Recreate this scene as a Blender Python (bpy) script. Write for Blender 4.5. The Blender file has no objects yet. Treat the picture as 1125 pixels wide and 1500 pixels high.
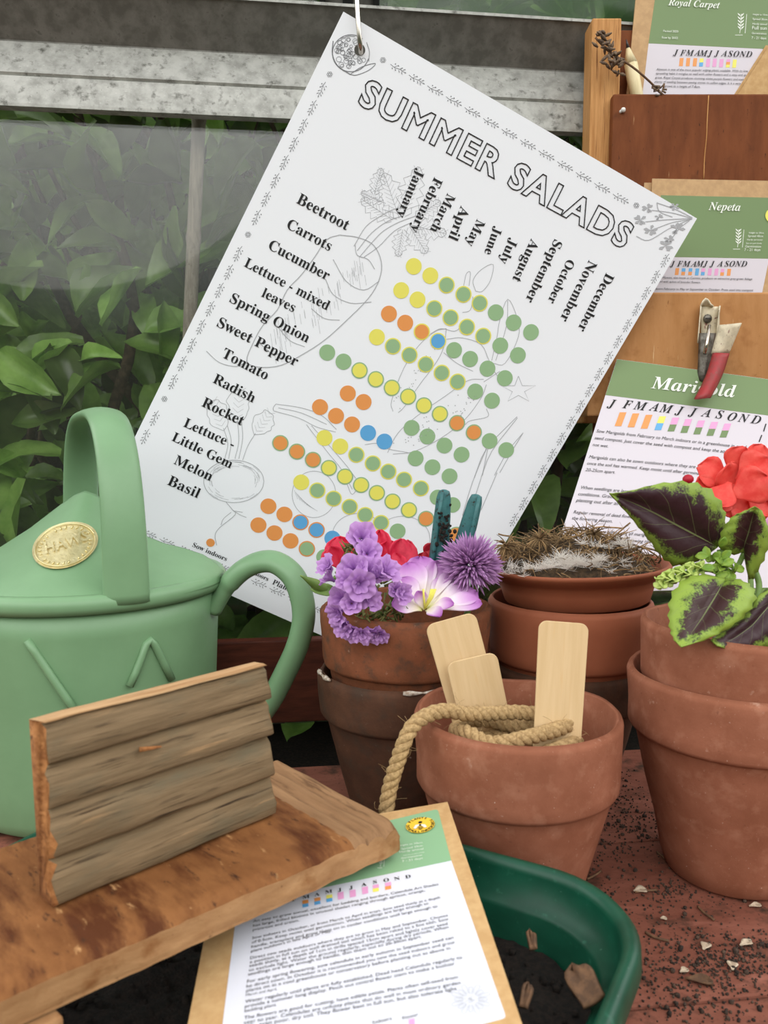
import bpy, bmesh, math, random
from mathutils import Vector, Matrix, noise
from mathutils.bvhtree import BVHTree

# ------------------------------------------------------------------ camera, sky, light, exposure
C = bpy.context.scene.collection
scn = bpy.context.scene
CAM_H, PITCH, FPX = 0.19, math.radians(6.0), 1213.0      # camera height over the bench, tilt, focal length in pixels of 1125x1500
cam_data = bpy.data.cameras.new('camera')
cam = bpy.data.objects.new('camera', cam_data); C.objects.link(cam)
cam.location = (0, 0, CAM_H); cam.rotation_euler = (math.radians(90) - PITCH, 0, 0)
cam_data.sensor_fit = 'VERTICAL'; cam_data.sensor_height = 24.0; cam_data.sensor_width = 18.0
cam_data.lens = 24.0 * FPX / 1500.0
cam_data.clip_start = 0.01; cam_data.clip_end = 50
cam_data.dof.use_dof = True; cam_data.dof.focus_distance = 0.45; cam_data.dof.aperture_fstop = 18.0
scn.camera = cam
scn.view_settings.view_transform = 'Standard'; scn.view_settings.look = 'None'
scn.view_settings.gamma = 1.0; scn.view_settings.use_curve_mapping = False
scn.view_settings.exposure = 0.22

SKY_STRENGTH = 2.35
w = bpy.data.worlds.new('overcast_sky'); scn.world = w; w.use_nodes = True
nt = w.node_tree; nt.nodes.clear()
tc = nt.nodes.new('ShaderNodeTexCoord'); sep = nt.nodes.new('ShaderNodeSeparateXYZ')
nz = nt.nodes.new('ShaderNodeTexNoise'); nz.inputs['Scale'].default_value = 5.0; nz.inputs['Detail'].default_value = 5
mad = nt.nodes.new('ShaderNodeMath'); mad.operation = 'MULTIPLY_ADD'; mad.inputs[1].default_value = 0.22
ramp = nt.nodes.new('ShaderNodeValToRGB')
bg = nt.nodes.new('ShaderNodeBackground'); out = nt.nodes.new('ShaderNodeOutputWorld')
nt.links.new(tc.outputs['Generated'], sep.inputs[0]); nt.links.new(tc.outputs['Generated'], nz.inputs['Vector'])
nt.links.new(nz.outputs['Fac'], mad.inputs[0]); nt.links.new(sep.outputs['Z'], mad.inputs[2])
nt.links.new(mad.outputs[0], ramp.inputs[0]); nt.links.new(ramp.outputs[0], bg.inputs[0]); nt.links.new(bg.outputs[0], out.inputs[0])
el = ramp.color_ramp.elements
el[0].position = 0.20; el[0].color = (0.045, 0.05, 0.035, 1)        # trees and ground around the garden
el[1].position = 0.29; el[1].color = (0.34, 0.36, 0.33, 1)          # pale overcast sky
e2 = el.new(1.0); e2.color = (0.40, 0.40, 0.40, 1)         # dimmer overhead, as under a greenhouse roof
e3 = el.new(0.60); e3.color = (1.30, 1.30, 1.29, 1)
bg.inputs['Strength'].default_value = SKY_STRENGTH
sun_d = bpy.data.lights.new('veiled_sun', 'SUN'); sun_d.energy = 0.20; sun_d.angle = math.radians(33); sun_d.color = (1.0, 0.97, 0.92)
sun = bpy.data.objects.new('veiled_sun', sun_d); C.objects.link(sun)
sun.rotation_euler = Vector((0.12, 0.96, -0.45)).to_track_quat('-Z', 'Y').to_euler()

# ------------------------------------------------------------------ helpers
R = random.Random(7)
PI = math.pi
def V(*a): return Vector(a)
def lerp(a, b, t): return a + (b - a) * t
def smooth(a, b, x):
    t = max(0.0, min(1.0, (x - a) / (b - a))); return t * t * (3 - 2 * t)
def ray(px, py):
    a = (px - 562.5) / FPX; b = (750 - py) / FPX
    return V(a, math.cos(PITCH) + b * math.sin(PITCH), -math.sin(PITCH) + b * math.cos(PITCH))
EYE = V(0, 0, CAM_H)
def at(px, py, Y):
    d = ray(px, py); return EYE + d * (Y / d.y)
def S(r, g, b):
    f = lambda c: (c / 255 / 12.92) if c / 255 <= 0.04045 else ((c / 255 + 0.055) / 1.055) ** 2.4
    return (f(r), f(g), f(b), 1.0)

def mat(name, col, rough=0.6, col2=None, scale=20, ramp_=(0.4, 0.62), stretch=None, bump=0.0, bscale=None, bdist=0.002, metal=0.0,
        spec=0.4, layers=(), detail=6, island=0.0, sss=0.0, trans=0.0, distort=0.0, coords='Object'):
    """procedural principled material: col -> col2 by noise, then layers (colour, scale, lo, hi[, stretch])"""
    m = bpy.data.materials.new(name); m.use_nodes = True
    t = m.node_tree; N = t.nodes; L = t.links
    b = N['Principled BSDF']; b.inputs['Roughness'].default_value = rough; b.inputs['Metallic'].default_value = metal
    b.inputs['Specular IOR Level'].default_value = spec
    if sss: b.inputs['Subsurface Weight'].default_value = sss; b.inputs['Subsurface Radius'].default_value = (0.004, 0.002, 0.002); b.inputs['Subsurface Scale'].default_value = 0.5
    co = N.new('ShaderNodeTexCoord')
    def vec(st):
        if not st: return co.outputs[coords]
        mp = N.new('ShaderNodeMapping'); mp.inputs['Scale'].default_value = st; L.new(co.outputs[coords], mp.inputs['Vector']); return mp.outputs[0]
    def nse(sc, st=None, det=detail):
        n = N.new('ShaderNodeTexNoise'); n.inputs['Scale'].default_value = sc * 3.5; n.inputs['Detail'].default_value = det
        n.inputs['Roughness'].default_value = 0.6; n.inputs['Distortion'].default_value = distort
        L.new(vec(st), n.inputs['Vector']); return n.outputs['Fac']
    cur = None
    if col2 is not None:
        r = N.new('ShaderNodeValToRGB'); r.color_ramp.elements[0].position = ramp_[0]; r.color_ramp.elements[1].position = ramp_[1]
        r.color_ramp.elements[0].color = col; r.color_ramp.elements[1].color = col2
        L.new(nse(scale, stretch), r.inputs[0]); cur = r.outputs[0]
    else:
        rgb = N.new('ShaderNodeRGB'); rgb.outputs[0].default_value = col; cur = rgb.outputs[0]
    for ly in layers:
        st = ly[4] if len(ly) > 4 else None
        mr = N.new('ShaderNodeMapRange'); mr.inputs['From Min'].default_value = ly[2]; mr.inputs['From Max'].default_value = ly[3]
        L.new(nse(ly[1], st), mr.inputs['Value'])
        mx = N.new('ShaderNodeMix'); mx.data_type = 'RGBA'; L.new(mr.outputs[0], mx.inputs['Factor'])
        L.new(cur, mx.inputs['A']); mx.inputs['B'].default_value = ly[0]; cur = mx.outputs['Result']
    if island:
        g = N.new('ShaderNodeNewGeometry'); hs = N.new('ShaderNodeHueSaturation'); mr = N.new('ShaderNodeMapRange')
        mr.inputs['To Min'].default_value = 1 - island; mr.inputs['To Max'].default_value = 1 + island
        L.new(g.outputs['Random Per Island'], mr.inputs['Value']); L.new(mr.outputs[0], hs.inputs['Value']); L.new(cur, hs.inputs['Color']); cur = hs.outputs[0]
    L.new(cur, b.inputs['Base Color'])
    if bump:
        bp = N.new('ShaderNodeBump'); bp.inputs['Strength'].default_value = bump; bp.inputs['Distance'].default_value = bdist
        L.new(nse(bscale or scale * 3, stretch), bp.inputs['Height']); L.new(bp.outputs[0], b.inputs['Normal'])
    if trans:
        tr = N.new('ShaderNodeBsdfTranslucent'); L.new(cur, tr.inputs['Color']); ms = N.new('ShaderNodeMixShader'); ms.inputs[0].default_value = trans
        L.new(b.outputs[0], ms.inputs[1]); L.new(tr.outputs[0], ms.inputs[2]); L.new(ms.outputs[0], N['Material Output'].inputs['Surface'])
    return m

def uvmat(name, stops, axis='Y', rough=0.5, noise_amt=0.0, nscale=60, trans=0.0, spec=0.3, radial=False):
    """material coloured by the petal's own length (uv), with a little mottling"""
    m = bpy.data.materials.new(name); m.use_nodes = True
    t = m.node_tree; N = t.nodes; L = t.links; b = N['Principled BSDF']; b.inputs['Roughness'].default_value = rough; b.inputs['Specular IOR Level'].default_value = spec
    uv = N.new('ShaderNodeUVMap'); sp = N.new('ShaderNodeSeparateXYZ'); L.new(uv.outputs[0], sp.inputs[0])
    val = sp.outputs[axis]
    if noise_amt:
        n = N.new('ShaderNodeTexNoise'); n.inputs['Scale'].default_value = nscale; n.inputs['Detail'].default_value = 6; n.inputs['Roughness'].default_value = .7
        co = N.new('ShaderNodeTexCoord'); L.new(co.outputs['Object'], n.inputs['Vector'])
        a = N.new('ShaderNodeMath'); a.operation = 'MULTIPLY_ADD'; a.inputs[1].default_value = noise_amt; L.new(n.outputs['Fac'], a.inputs[0]); L.new(val, a.inputs[2])
        s = N.new('ShaderNodeMath'); s.operation = 'SUBTRACT'; L.new(a.outputs[0], s.inputs[0]); s.inputs[1].default_value = noise_amt * .5; val = s.outputs[0]
    r = N.new('ShaderNodeValToRGB'); e = r.color_ramp.elements
    e[0].position, e[0].color = stops[0]; e[1].position, e[1].color = stops[-1]
    for p_, c_ in stops[1:-1]:
        q = e.new(p_); q.color = c_
    L.new(val, r.inputs[0]); L.new(r.outputs[0], b.inputs['Base Color'])
    if trans:
        tr = N.new('ShaderNodeBsdfTranslucent'); L.new(r.outputs[0], tr.inputs['Color']); ms = N.new('ShaderNodeMixShader'); ms.inputs[0].default_value = trans
        L.new(b.outputs[0], ms.inputs[1]); L.new(tr.outputs[0], ms.inputs[2]); L.new(ms.outputs[0], N['Material Output'].inputs['Surface'])
    return m

class MB:
    """collects shapes in world space; build() links them as ONE mesh object"""
    def __init__(s): s.v = []; s.f = []; s.mi = []; s.uv = {}
    def add(s, vs, fs, mi=0, uv=None):
        o = len(s.v); s.v += [Vector(p) for p in vs]; s.f += [tuple(o + i for i in f) for f in fs]; s.mi += [mi] * len(fs)
        if uv:
            for i, q in enumerate(uv): s.uv[o + i] = q
        return s
    def grid(s, fn, nu, nv, mi=0, closed_u=False, uv=True):
        vs = [fn(i / (nu if closed_u else nu - 1), j / (nv - 1)) for j in range(nv) for i in range(nu)]
        fs = []
        for j in range(nv - 1):
            for i in range(nu if closed_u else nu - 1):
                k = (i + 1) % nu; fs.append((j * nu + i, j * nu + k, (j + 1) * nu + k, (j + 1) * nu + i))
        return s.add(vs, fs, mi, [(i / max(1, nu - 1), j / (nv - 1)) for j in range(nv) for i in range(nu)] if uv else None)
    def box(s, lo, hi, mi=0, M=None):
        x0, y0, z0 = lo; x1, y1, z1 = hi
        vs = [V(x, y, z) for z in (z0, z1) for y in (y0, y1) for x in (x0, x1)]
        if M: vs = [M @ p for p in vs]
        return s.add(vs, [(0, 2, 3, 1), (4, 5, 7, 6), (0, 1, 5, 4), (2, 6, 7, 3), (0, 4, 6, 2), (1, 3, 7, 5)], mi)
    def lathe(s, prof, c, seg=64, mi=0, jit=0.0, seed=0, M=None, close=False):
        vs = []; fs = []; n = len(prof)
        for i in range(seg):
            a = 2 * PI * i / seg
            for k, (r, z) in enumerate(prof):
                d = jit * noise.noise(V(math.cos(a) * 3 + seed, math.sin(a) * 3, z * 60)) if jit else 0
                p = V(math.cos(a) * (r + d), math.sin(a) * (r + d), z + d * .6)
                vs.append(c + (M @ p if M else p))
        for i in range(seg):
            j = (i + 1) % seg
            for k in range(n - 1): fs.append((i * n + k, j * n + k, j * n + k + 1, i * n + k + 1))
        return s.add(vs, fs, mi)
    def tube(s, pts, rad, seg=8, mi=0, caps=True, flat=None):
        n = len(pts); pts = [Vector(p) for p in pts]; vs = []; fs = []
        up = V(0, 0, 1); prev = None
        for i, p in enumerate(pts):
            t = (pts[min(i + 1, n - 1)] - pts[max(i - 1, 0)]).normalized()
            if prev is None:
                a = t.orthogonal().normalized() if flat is None else (flat - t * flat.dot(t)).normalized()
            else:
                a = (prev - t * prev.dot(t)); a = a.normalized() if a.length > 1e-9 else t.orthogonal().normalized()
            prev = a; b = t.cross(a)
            r = rad(i / (n - 1)) if callable(rad) else rad
            ra, rb = r if isinstance(r, tuple) else (r, r)
            for k in range(seg):
                q = 2 * PI * k / seg; vs.append(p + a * ra * math.cos(q) + b * rb * math.sin(q))
        for i in range(n - 1):
            for k in range(seg):
                l = (k + 1) % seg; fs.append((i * seg + k, i * seg + l, (i + 1) * seg + l, (i + 1) * seg + k))
        if caps: fs += [tuple(range(seg - 1, -1, -1)), tuple(range((n - 1) * seg, n * seg))]
        return s.add(vs, fs, mi)
    def blob(s, c, r, mi=0, seg=8, rings=6, n=0.0, seed=0.0, sq=(1, 1, 1)):
        def fn(u, v):
            a = 2 * PI * u; b = PI * (v - .5); d = V(math.cos(a) * math.cos(b), math.sin(a) * math.cos(b), math.sin(b))
            k = r * (1 + n * noise.noise(d * 1.7 + V(seed, seed * .7, 0))); return c + V(d.x * k * sq[0], d.y * k * sq[1], d.z * k * sq[2])
        return s.grid(fn, seg, rings, mi, closed_u=True, uv=False)
    def build(s, name, mats, parent=None, loc=None, sm=True, bevel=0.0, M=None, sub=0, solid=0.0):
        base = loc if loc is not None else (parent.matrix_world.translation if parent and not M else V(0, 0, 0))
        if loc is None and parent is not None and M is None: base = parent.location + (parent.parent.location if parent.parent else V(0, 0, 0))
        me = bpy.data.meshes.new(name)
        me.from_pydata([p - base for p in s.v], [], s.f)
        mats = mats if isinstance(mats, (list, tuple)) else [mats]
        for m in mats: me.materials.append(m)
        me.polygons.foreach_set('material_index', s.mi)
        me.polygons.foreach_set('use_smooth', [sm] * len(s.f))
        if s.uv:
            ul = me.uv_layers.new(name='UVMap')
            for lp in me.loops: ul.data[lp.index].uv = s.uv.get(lp.vertex_index, (0, 0))
        me.update()
        o = bpy.data.objects.new(name, me); C.objects.link(o)
        if parent is not None: o.parent = parent
        if loc is not None: o.location = loc
        if M is not None: o.matrix_local = M
        if solid: md = o.modifiers.new('t', 'SOLIDIFY'); md.thickness = solid; md.offset = 0
        if bevel: md = o.modifiers.new('b', 'BEVEL'); md.width = bevel; md.segments = 2; md.limit_method = 'ANGLE'
        if sub: md = o.modifiers.new('s', 'SUBSURF'); md.levels = sub; md.render_levels = sub
        return o

def tag(o, label=None, cat=None, group=None, kind=None):
    if label: o['label'] = label
    if cat: o['category'] = cat
    if group: o['group'] = group
    if kind: o['kind'] = kind
    return o
def thing(name, label, cat, loc, group=None):
    o = bpy.data.objects.new(name, None); C.objects.link(o); o.location = loc; o.empty_display_size = 0.02
    return tag(o, label, cat, group)
def frame(pos, d, n):
    y = Vector(d).normalized(); z = Vector(n); z = (z - y * z.dot(y)); z = z.normalized() if z.length > 1e-6 else y.orthogonal().normalized()
    x = y.cross(z); M = Matrix.Identity(4)
    for i in range(3): M[i][0] = x[i]; M[i][1] = y[i]; M[i][2] = z[i]; M[i][3] = pos[i]
    return M
def catmull(P, n=8):
    P = [Vector(p) for p in P]; Q = [P[0] * 2 - P[1]] + P + [P[-1] * 2 - P[-2]]; o = []
    for i in range(1, len(Q) - 2):
        for k in range(n):
            t = k / n; a, b, c, d = Q[i - 1:i + 3]
            o.append(.5 * (2 * b + (c - a) * t + (2 * a - 5 * b + 4 * c - d) * t * t + (3 * b - a - 3 * c + d) * t ** 3))
    return o + [P[-1]]

# ---- printing on flat sheets
class Plane:
    def __init__(s, O, P1, P2):
        s.O = Vector(O); n = (Vector(P1) - s.O).cross(Vector(P2) - s.O).normalized()
        s.n = n if n.dot(EYE - s.O) > 0 else -n
    def pt(s, q, off=0.0):
        d = ray(*q); t = s.n.dot(s.O - EYE) / s.n.dot(d); return EYE + d * t + s.n * off
_tx = {}
MATHB = lambda a, b: (lambda ch: chr(a + ord(ch) - 65) if 'A' <= ch <= 'Z' else chr(b + ord(ch) - 97) if 'a' <= ch <= 'z' else ch)
def glyphs(body, style):
    key = (body, style)
    if key in _tx: return _tx[key]
    s = body
    if style == 'serif': s = ''.join(map(MATHB(0x1D400, 0x1D41A), body))
    if style == 'serifi': s = ''.join(map(MATHB(0x1D468, 0x1D482), body))
    c = bpy.data.curves.new('lettering', 'FONT'); c.body = s; c.size = 1; c.resolution_u = 3
    if style == 'outline': c.fill_mode = 'NONE'; c.bevel_depth = 0.016; c.bevel_resolution = 0; c.offset = 0.03; c.space_character = 1.16
    if style == 'bold': c.offset = 0.018
    o = bpy.data.objects.new('lettering', c); C.objects.link(o)
    dg = bpy.context.evaluated_depsgraph_get(); me = bpy.data.meshes.new_from_object(o.evaluated_get(dg))
    vs = [tuple(v.co) for v in me.vertices]; fs = [tuple(p.vertices) for p in me.polygons]
    bpy.data.objects.remove(o); bpy.data.curves.remove(c); bpy.data.meshes.remove(me)
    x0 = min(v[0] for v in vs); x1 = max(v[0] for v in vs)
    _tx[key] = ([(a - x0, b, z) for a, b, z in vs], fs, x1 - x0); return _tx[key]
def ink_text(mb, pl, body, a, b, style='serif', mi=0, cap=None, up=None, off=0.0003):
    """letters on a sheet: baseline from a to b; cap = height of a capital; up = direction of the uprights"""
    vs, fs, wd = glyphs(body, style)
    O = pl.pt(a, off); X = (pl.pt(b, off) - O); ln = X.length; X = X / wd
    n = pl.n; Y = n.cross(X)
    capu = 0.73 if style in ('sans', 'bold', 'outline') else 0.69
    if up is not None: U = (pl.pt((a[0] + up[0], a[1] + up[1]), off) - O).normalized(); Y = U * (Y.length / max(.3, U.dot(Y.normalized())))
    if cap is not None:
        pxs = ln / math.hypot(b[0] - a[0], b[1] - a[1]); Y = Y.normalized() * (cap * pxs / capu) * (1 if up is None else 1)
    zs = X.length
    mb.add([O + X * x + Y * y + n * (z * zs * .3) for x, y, z in vs], fs, mi)
def ink_center(mb, pl, body, c, h, dirpx, style='serifi', mi=0, up=None, off=0.0003):
    vs, fs, wd = glyphs(body, style); d = math.hypot(*dirpx); s = h / .69
    a = (c[0] - dirpx[0] / d * wd * s / 2, c[1] - dirpx[1] / d * wd * s / 2); b = (c[0] + dirpx[0] / d * wd * s / 2, c[1] + dirpx[1] / d * wd * s / 2)
    ink_text(mb, pl, body, a, b, style, mi, None, up, off)
def ink_poly(mb, pl, pts, mi=0, off=0.0002):
    mb.add([pl.pt(p, off) for p in pts], [tuple(range(len(pts)))], mi)
def ink_dot(mb, pl, c, r, mi=0, off=0.0002, seg=28):
    O = pl.pt(c, off); u = (pl.pt((c[0] + 10, c[1] + 5.5), off) - O).normalized(); v = pl.n.cross(u)
    rr = r * (O - EYE).dot(ray(562.5, 750)) / FPX
    mb.add([O + (u * math.cos(2 * PI * k / seg) + v * math.sin(2 * PI * k / seg)) * rr for k in range(seg)], [tuple(range(seg))], mi)
def ink_line(mb, pl, pts, wpx=1.0, mi=0, off=0.00015, sm=4):
    P = [Vector((p[0], p[1], 0)) for p in pts]
    if sm and len(P) > 2: P = catmull(P, sm)
    vs = []; n = len(P)
    for i, p in enumerate(P):
        t = (P[min(i + 1, n - 1)] - P[max(0, i - 1)]); t = t.normalized() if t.length > 1e-6 else V(1, 0, 0)
        k = V(-t.y, t.x, 0) * wpx * .5
        vs += [pl.pt((p.x + k.x, p.y + k.y), off), pl.pt((p.x - k.x, p.y - k.y), off)]
    mb.add(vs, [(2 * i, 2 * i + 1, 2 * i + 3, 2 * i + 2) for i in range(n - 1)], mi)
def sheet(mb, pl, pts, th, mi=0, off=0.0):
    """a flat card with real thickness, its front face on the plane"""
    n = len(pts); f = [pl.pt(p, off) for p in pts]; b = [p - pl.n * th for p in f]
    mb.add(f + b, [tuple(range(n)), tuple(range(2 * n - 1, n - 1, -1))] + [(i, (i + 1) % n, n + (i + 1) % n, n + i) for i in range(n)], mi)
def rounded(pts, r=8, k=4, which=None):
    o = []; n = len(pts)
    for i, p in enumerate(pts):
        if which is not None and i not in which: o.append(p); continue
        p = V(*p, 0); a = V(*pts[i - 1], 0) - p; b = V(*pts[(i + 1) % n], 0) - p
        a = p + a.normalized() * r; b = p + b.normalized() * r
        for j in range(k + 1):
            t = j / k; q = a * (1 - t) ** 2 + p * 2 * t * (1 - t) + b * t * t; o.append((q.x, q.y))
    return o

# ------------------------------------------------------------------ materials
mInk = mat('black_ink', S(22, 22, 24), .6)
mInkGrey = mat('grey_ink', S(178, 180, 184), .6)
mInkMid = mat('mid_grey_ink', S(128, 130, 134), .6)
mPoster = mat('laminated_paper', S(240, 243, 248), .35, spec=.35)
mDotY = mat('yellow_ink', S(233, 226, 103), .45); mDotG = mat('green_ink', S(149, 184, 139), .45)
mDotO = mat('orange_ink', S(230, 152, 84), .45); mDotB = mat('blue_ink', S(96, 168, 220), .45)
mPink = mat('pink_ink', S(226, 160, 205), .45)
mLabelGreen = mat('sage_green_label', S(112, 136, 88), .45)
mMint = mat('mint_green_label', S(138, 180, 138), .45)
mLabelWhite = mat('label_paper', S(212, 206, 214), .5)
mLabelWhite2 = mat('bright_label_paper', S(222, 224, 234), .5)
mLabelInkW = mat('white_ink', S(232, 236, 226), .5)
mKraft = mat('kraft_paper', S(190, 152, 104), .7, S(202, 166, 118), spec=.15, scale=60, bump=.05, bscale=300)
mKraftD = mat('darker_kraft_paper', S(183, 148, 106), .7, S(196, 160, 116), scale=60, bump=.05, bscale=300)  # slightly darker kraft tone for packets in the rack
mTerra = mat('terracotta', S(136, 84, 62), .8, S(154, 99, 76), spec=.15, scale=22, ramp_=(.35, .7), bump=.15, bscale=320, bdist=.0006,
             layers=[(S(176, 124, 100), 30, .52, .90), (S(208, 180, 164), 300, .67, .76), (S(196, 158, 138), 70, .66, .86), (S(104, 62, 46), 130, .66, .80)])
mTerraW = mat('weathered_terracotta', S(112, 68, 46), .85, S(136, 82, 56), spec=.15, scale=26, ramp_=(.35, .7), bump=.3, bscale=240, bdist=.0008,
              layers=[(S(84, 64, 52), 38, .52, .72), (S(190, 160, 142), 70, .66, .82), (S(60, 48, 40), 200, .66, .74)])
mTerraD = mat('dark_old_terracotta', S(74, 50, 38), .85, S(92, 62, 46), spec=.15, scale=26, ramp_=(.35, .7), bump=.25, bscale=240, bdist=.0008,
              layers=[(S(70, 56, 46), 30, .5, .75), (S(170, 150, 138), 120, .68, .84)])
mChalk = mat('lime_scale', S(205, 195, 182), .9, S(150, 130, 112), scale=200)
mPan = mat('smooth_terracotta', S(140, 80, 56), .6, S(150, 88, 62), spec=.15, scale=18, ramp_=(.3, .7), bump=.05, bscale=300, bdist=.0004, layers=[(S(150, 84, 58), 40, .6, .85)])
mCan = mat('sage_green_plastic', S(113, 149, 110), .38, S(121, 158, 118), scale=10, ramp_=(.3, .7), spec=.4, bump=.03, bscale=200, bdist=.0005,
           layers=[(S(150, 186, 152), 90, .72, .86)])
mGold = mat('brass_foil', S(226, 212, 158), .34, metal=.7, spec=.5, bump=.25, bscale=160, bdist=.001, col2=S(240, 228, 178), scale=90)
mAlu = mat('mill_aluminium', S(140, 140, 134), .55, S(178, 178, 172), scale=34, ramp_=(.3, .62), metal=.25, spec=.4, bump=.08, bscale=200,
           layers=[(S(92, 92, 85), 46, .56, .72), (S(205, 205, 200), 110, .62, .76, (1, 1, 3)), (S(88, 88, 80), 150, .66, .74)])
mAluD = mat('dull_shaded_aluminium', S(104, 102, 96), .6, S(128, 126, 120), scale=30, metal=.2, layers=[(S(84, 82, 76), 60, .6, .75)])
mRackD = mat('dark_stained_plywood', S(104, 56, 28), .6, S(124, 70, 38), spec=.15, scale=30, ramp_=(.35, .65), stretch=(1.0, 1, .25), bump=.1, bscale=160,
             layers=[(S(84, 46, 24), 14, .58, .74), (S(70, 40, 22), 140, .64, .72, (1, 1, .4)), (S(196, 160, 116), 75, .70, .76, (1.6, 1, .12))])
mRackL = mat('light_plywood', S(172, 122, 74), .6, S(186, 136, 88), spec=.15, scale=30, ramp_=(.35, .65), stretch=(1.0, 1, .25), bump=.1, bscale=160,
             layers=[(S(150, 100, 58), 16, .55, .75), (S(130, 84, 50), 140, .66, .74, (1, 1, .5)), (S(216, 184, 140), 75, .68, .75, (1.6, 1, .12))])
mPost = mat('pine_batten', S(178, 124, 72), .6, S(208, 156, 100), spec=.15, scale=24, ramp_=(.35, .65), stretch=(5, 5, .35), bump=.1, bscale=60,
            layers=[(S(132, 84, 48), 40, .58, .70, (5, 5, .2))])
mBench = mat('red_stained_wood', S(112, 66, 52), .7, S(138, 86, 70), spec=.15, scale=26, ramp_=(.3, .7), bump=.2, bscale=180, bdist=.0008, stretch=(.5, 1.4, 1),
             layers=[(S(160, 104, 88), 18, .58, .78, (.4, 1.4, 1)), (S(66, 48, 38), 24, .54, .70), (S(50, 38, 32), 160, .60, .70), (S(214, 184, 170), 300, .73, .79)])
mUpstand = mat('dark_red_stained_wood', S(62, 30, 21), .6, S(84, 42, 29), spec=.15, scale=30, stretch=(.3, 2, 2), bump=.1, bscale=120)
mTray = mat('dark_green_plastic', S(8, 62, 44), .4, S(13, 72, 52), scale=20, spec=.4, layers=[(S(60, 120, 96), 60, .62, .85), (S(110, 150, 130), 220, .68, .8)])
mSoil = mat('dark_compost', S(22, 18, 15), .95, S(42, 33, 27), scale=160, bump=.6, bscale=300, bdist=.002)
mCrumb = mat('soil_crumb', S(44, 34, 28), .95, S(78, 60, 48), scale=120, island=.4)
mFlake = mat('pale_flake', S(206, 188, 164), .8, S(170, 150, 126), scale=160)
mTwig = mat('dry_twig', S(120, 88, 62), .8, S(90, 66, 48), scale=90)
mStick = mat('birch_stick', S(200, 170, 126), .6, S(212, 184, 142), spec=.15, scale=26, ramp_=(.3, .7), stretch=(4, .25, 4), bump=.06, bscale=70, layers=[(S(206, 170, 122), 40, .6, .75, (6, .2, 6))])
mRope = mat('jute_twine', S(184, 154, 108), .85, S(150, 122, 82), scale=300, bump=.3, bscale=700, bdist=.0006)
mLead = mat('graphite', S(60, 58, 58), .4)
mPencil = mat('pale_lime_wood', S(222, 206, 160), .6, S(232, 218, 178), scale=40, stretch=(4, 4, .5))
mSteel = mat('polished_wire', S(200, 192, 182), .18, metal=1.0)
mSteelD = mat('aged_steel', S(120, 116, 108), .45, S(86, 80, 72), scale=90, metal=.6)
mCream = mat('chipped_cream_paint', S(222, 210, 182), .5, S(196, 184, 158), scale=60, layers=[(S(120, 62, 58), 110, .62, .7)])
mRedPaint = mat('worn_red_paint', S(162, 48, 52), .5, S(140, 60, 58), scale=60, layers=[(S(110, 92, 84), 90, .62, .74)])
mNail = mat('white_pin', S(225, 222, 216), .4)
mTeal = mat('teal_plastic', S(58, 112, 112), .5, S(48, 96, 98), scale=60, layers=[(S(40, 34, 26), 120, .58, .66)])
mCane = mat('weathered_bamboo', S(150, 140, 126), .7, S(176, 166, 150), scale=60, stretch=(2, 2, .4), layers=[(S(70, 62, 54), 300, .60, .68)])
mLeaf = mat('laurel_leaf', S(104, 146, 56), .3, S(158, 196, 104), scale=14, ramp_=(.3, .7), spec=.6, island=.75, trans=.3)
mBranch = mat('hedge_bark', S(70, 56, 44), .9, S(96, 80, 64), scale=60)
mDeep = mat('hedge_backing', S(18, 17, 12), .95, S(30, 31, 19), scale=30, bump=.8, bscale=60, bdist=.02)
mStem = mat('green_stem', S(112, 140, 70), .5, S(96, 124, 58), scale=60)
mCalyx = mat('olive_calyx', S(120, 118, 62), .7, S(96, 104, 56), scale=200)
mStatice = uvmat('lilac_petal', [(0, S(128, 82, 156)), (.35, S(176, 122, 196)), (1, S(206, 160, 220))], trans=.3, rough=.7)
mColch = uvmat('white_to_mauve_petal', [(0, S(238, 240, 150)), (.16, S(252, 244, 220)), (.5, S(250, 238, 246)), (.78, S(222, 168, 226)), (1, S(190, 112, 198))], noise_amt=.12, nscale=200, trans=.3, rough=.55)
mRose = mat('crimson_petal', S(214, 32, 68), .5, S(232, 52, 84), scale=60, trans=.25, sss=0)
mRoseD = mat('deep_crimson_petal', S(176, 22, 44), .5, S(196, 34, 56), scale=60, trans=.25)
mGer = mat('coral_red_petal', S(240, 76, 68), .5, S(248, 104, 92), scale=50, trans=.3)
mChive = uvmat('mauve_floret', [(0, S(124, 78, 130)), (.6, S(166, 112, 172)), (1, S(200, 154, 204))], trans=.2, rough=.6)
mColGreen = mat('lime_leaf', S(150, 180, 66), .5, S(120, 160, 60), scale=60, trans=.2)
mBud = mat('pale_lime_bracts', S(206, 222, 128), .5, S(180, 204, 104), scale=90, trans=.2)
mDry = mat('dried_seed_husk', S(104, 82, 56), .9, S(150, 122, 84), scale=90, island=.5)
mDryD = mat('dark_dried_mass', S(50, 40, 28), .95, S(84, 66, 46), scale=120, bump=.6, bscale=200)
mFluff = mat('white_seed_fluff', S(236, 232, 226), .8, trans=.4)
mLav = mat('dried_lavender', S(128, 108, 86), .9, S(98, 80, 70), scale=160)
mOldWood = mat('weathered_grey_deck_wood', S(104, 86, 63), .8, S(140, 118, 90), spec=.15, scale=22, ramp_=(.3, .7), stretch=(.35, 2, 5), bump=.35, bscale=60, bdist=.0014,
               layers=[(S(106, 96, 76), 16, .5, .72, (.6, 2, 2)), (S(60, 47, 34), 42, .56, .70, (.3, 2, 6)), (S(172, 138, 100), 30, .62, .8, (.3, 3, 4))])
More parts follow.
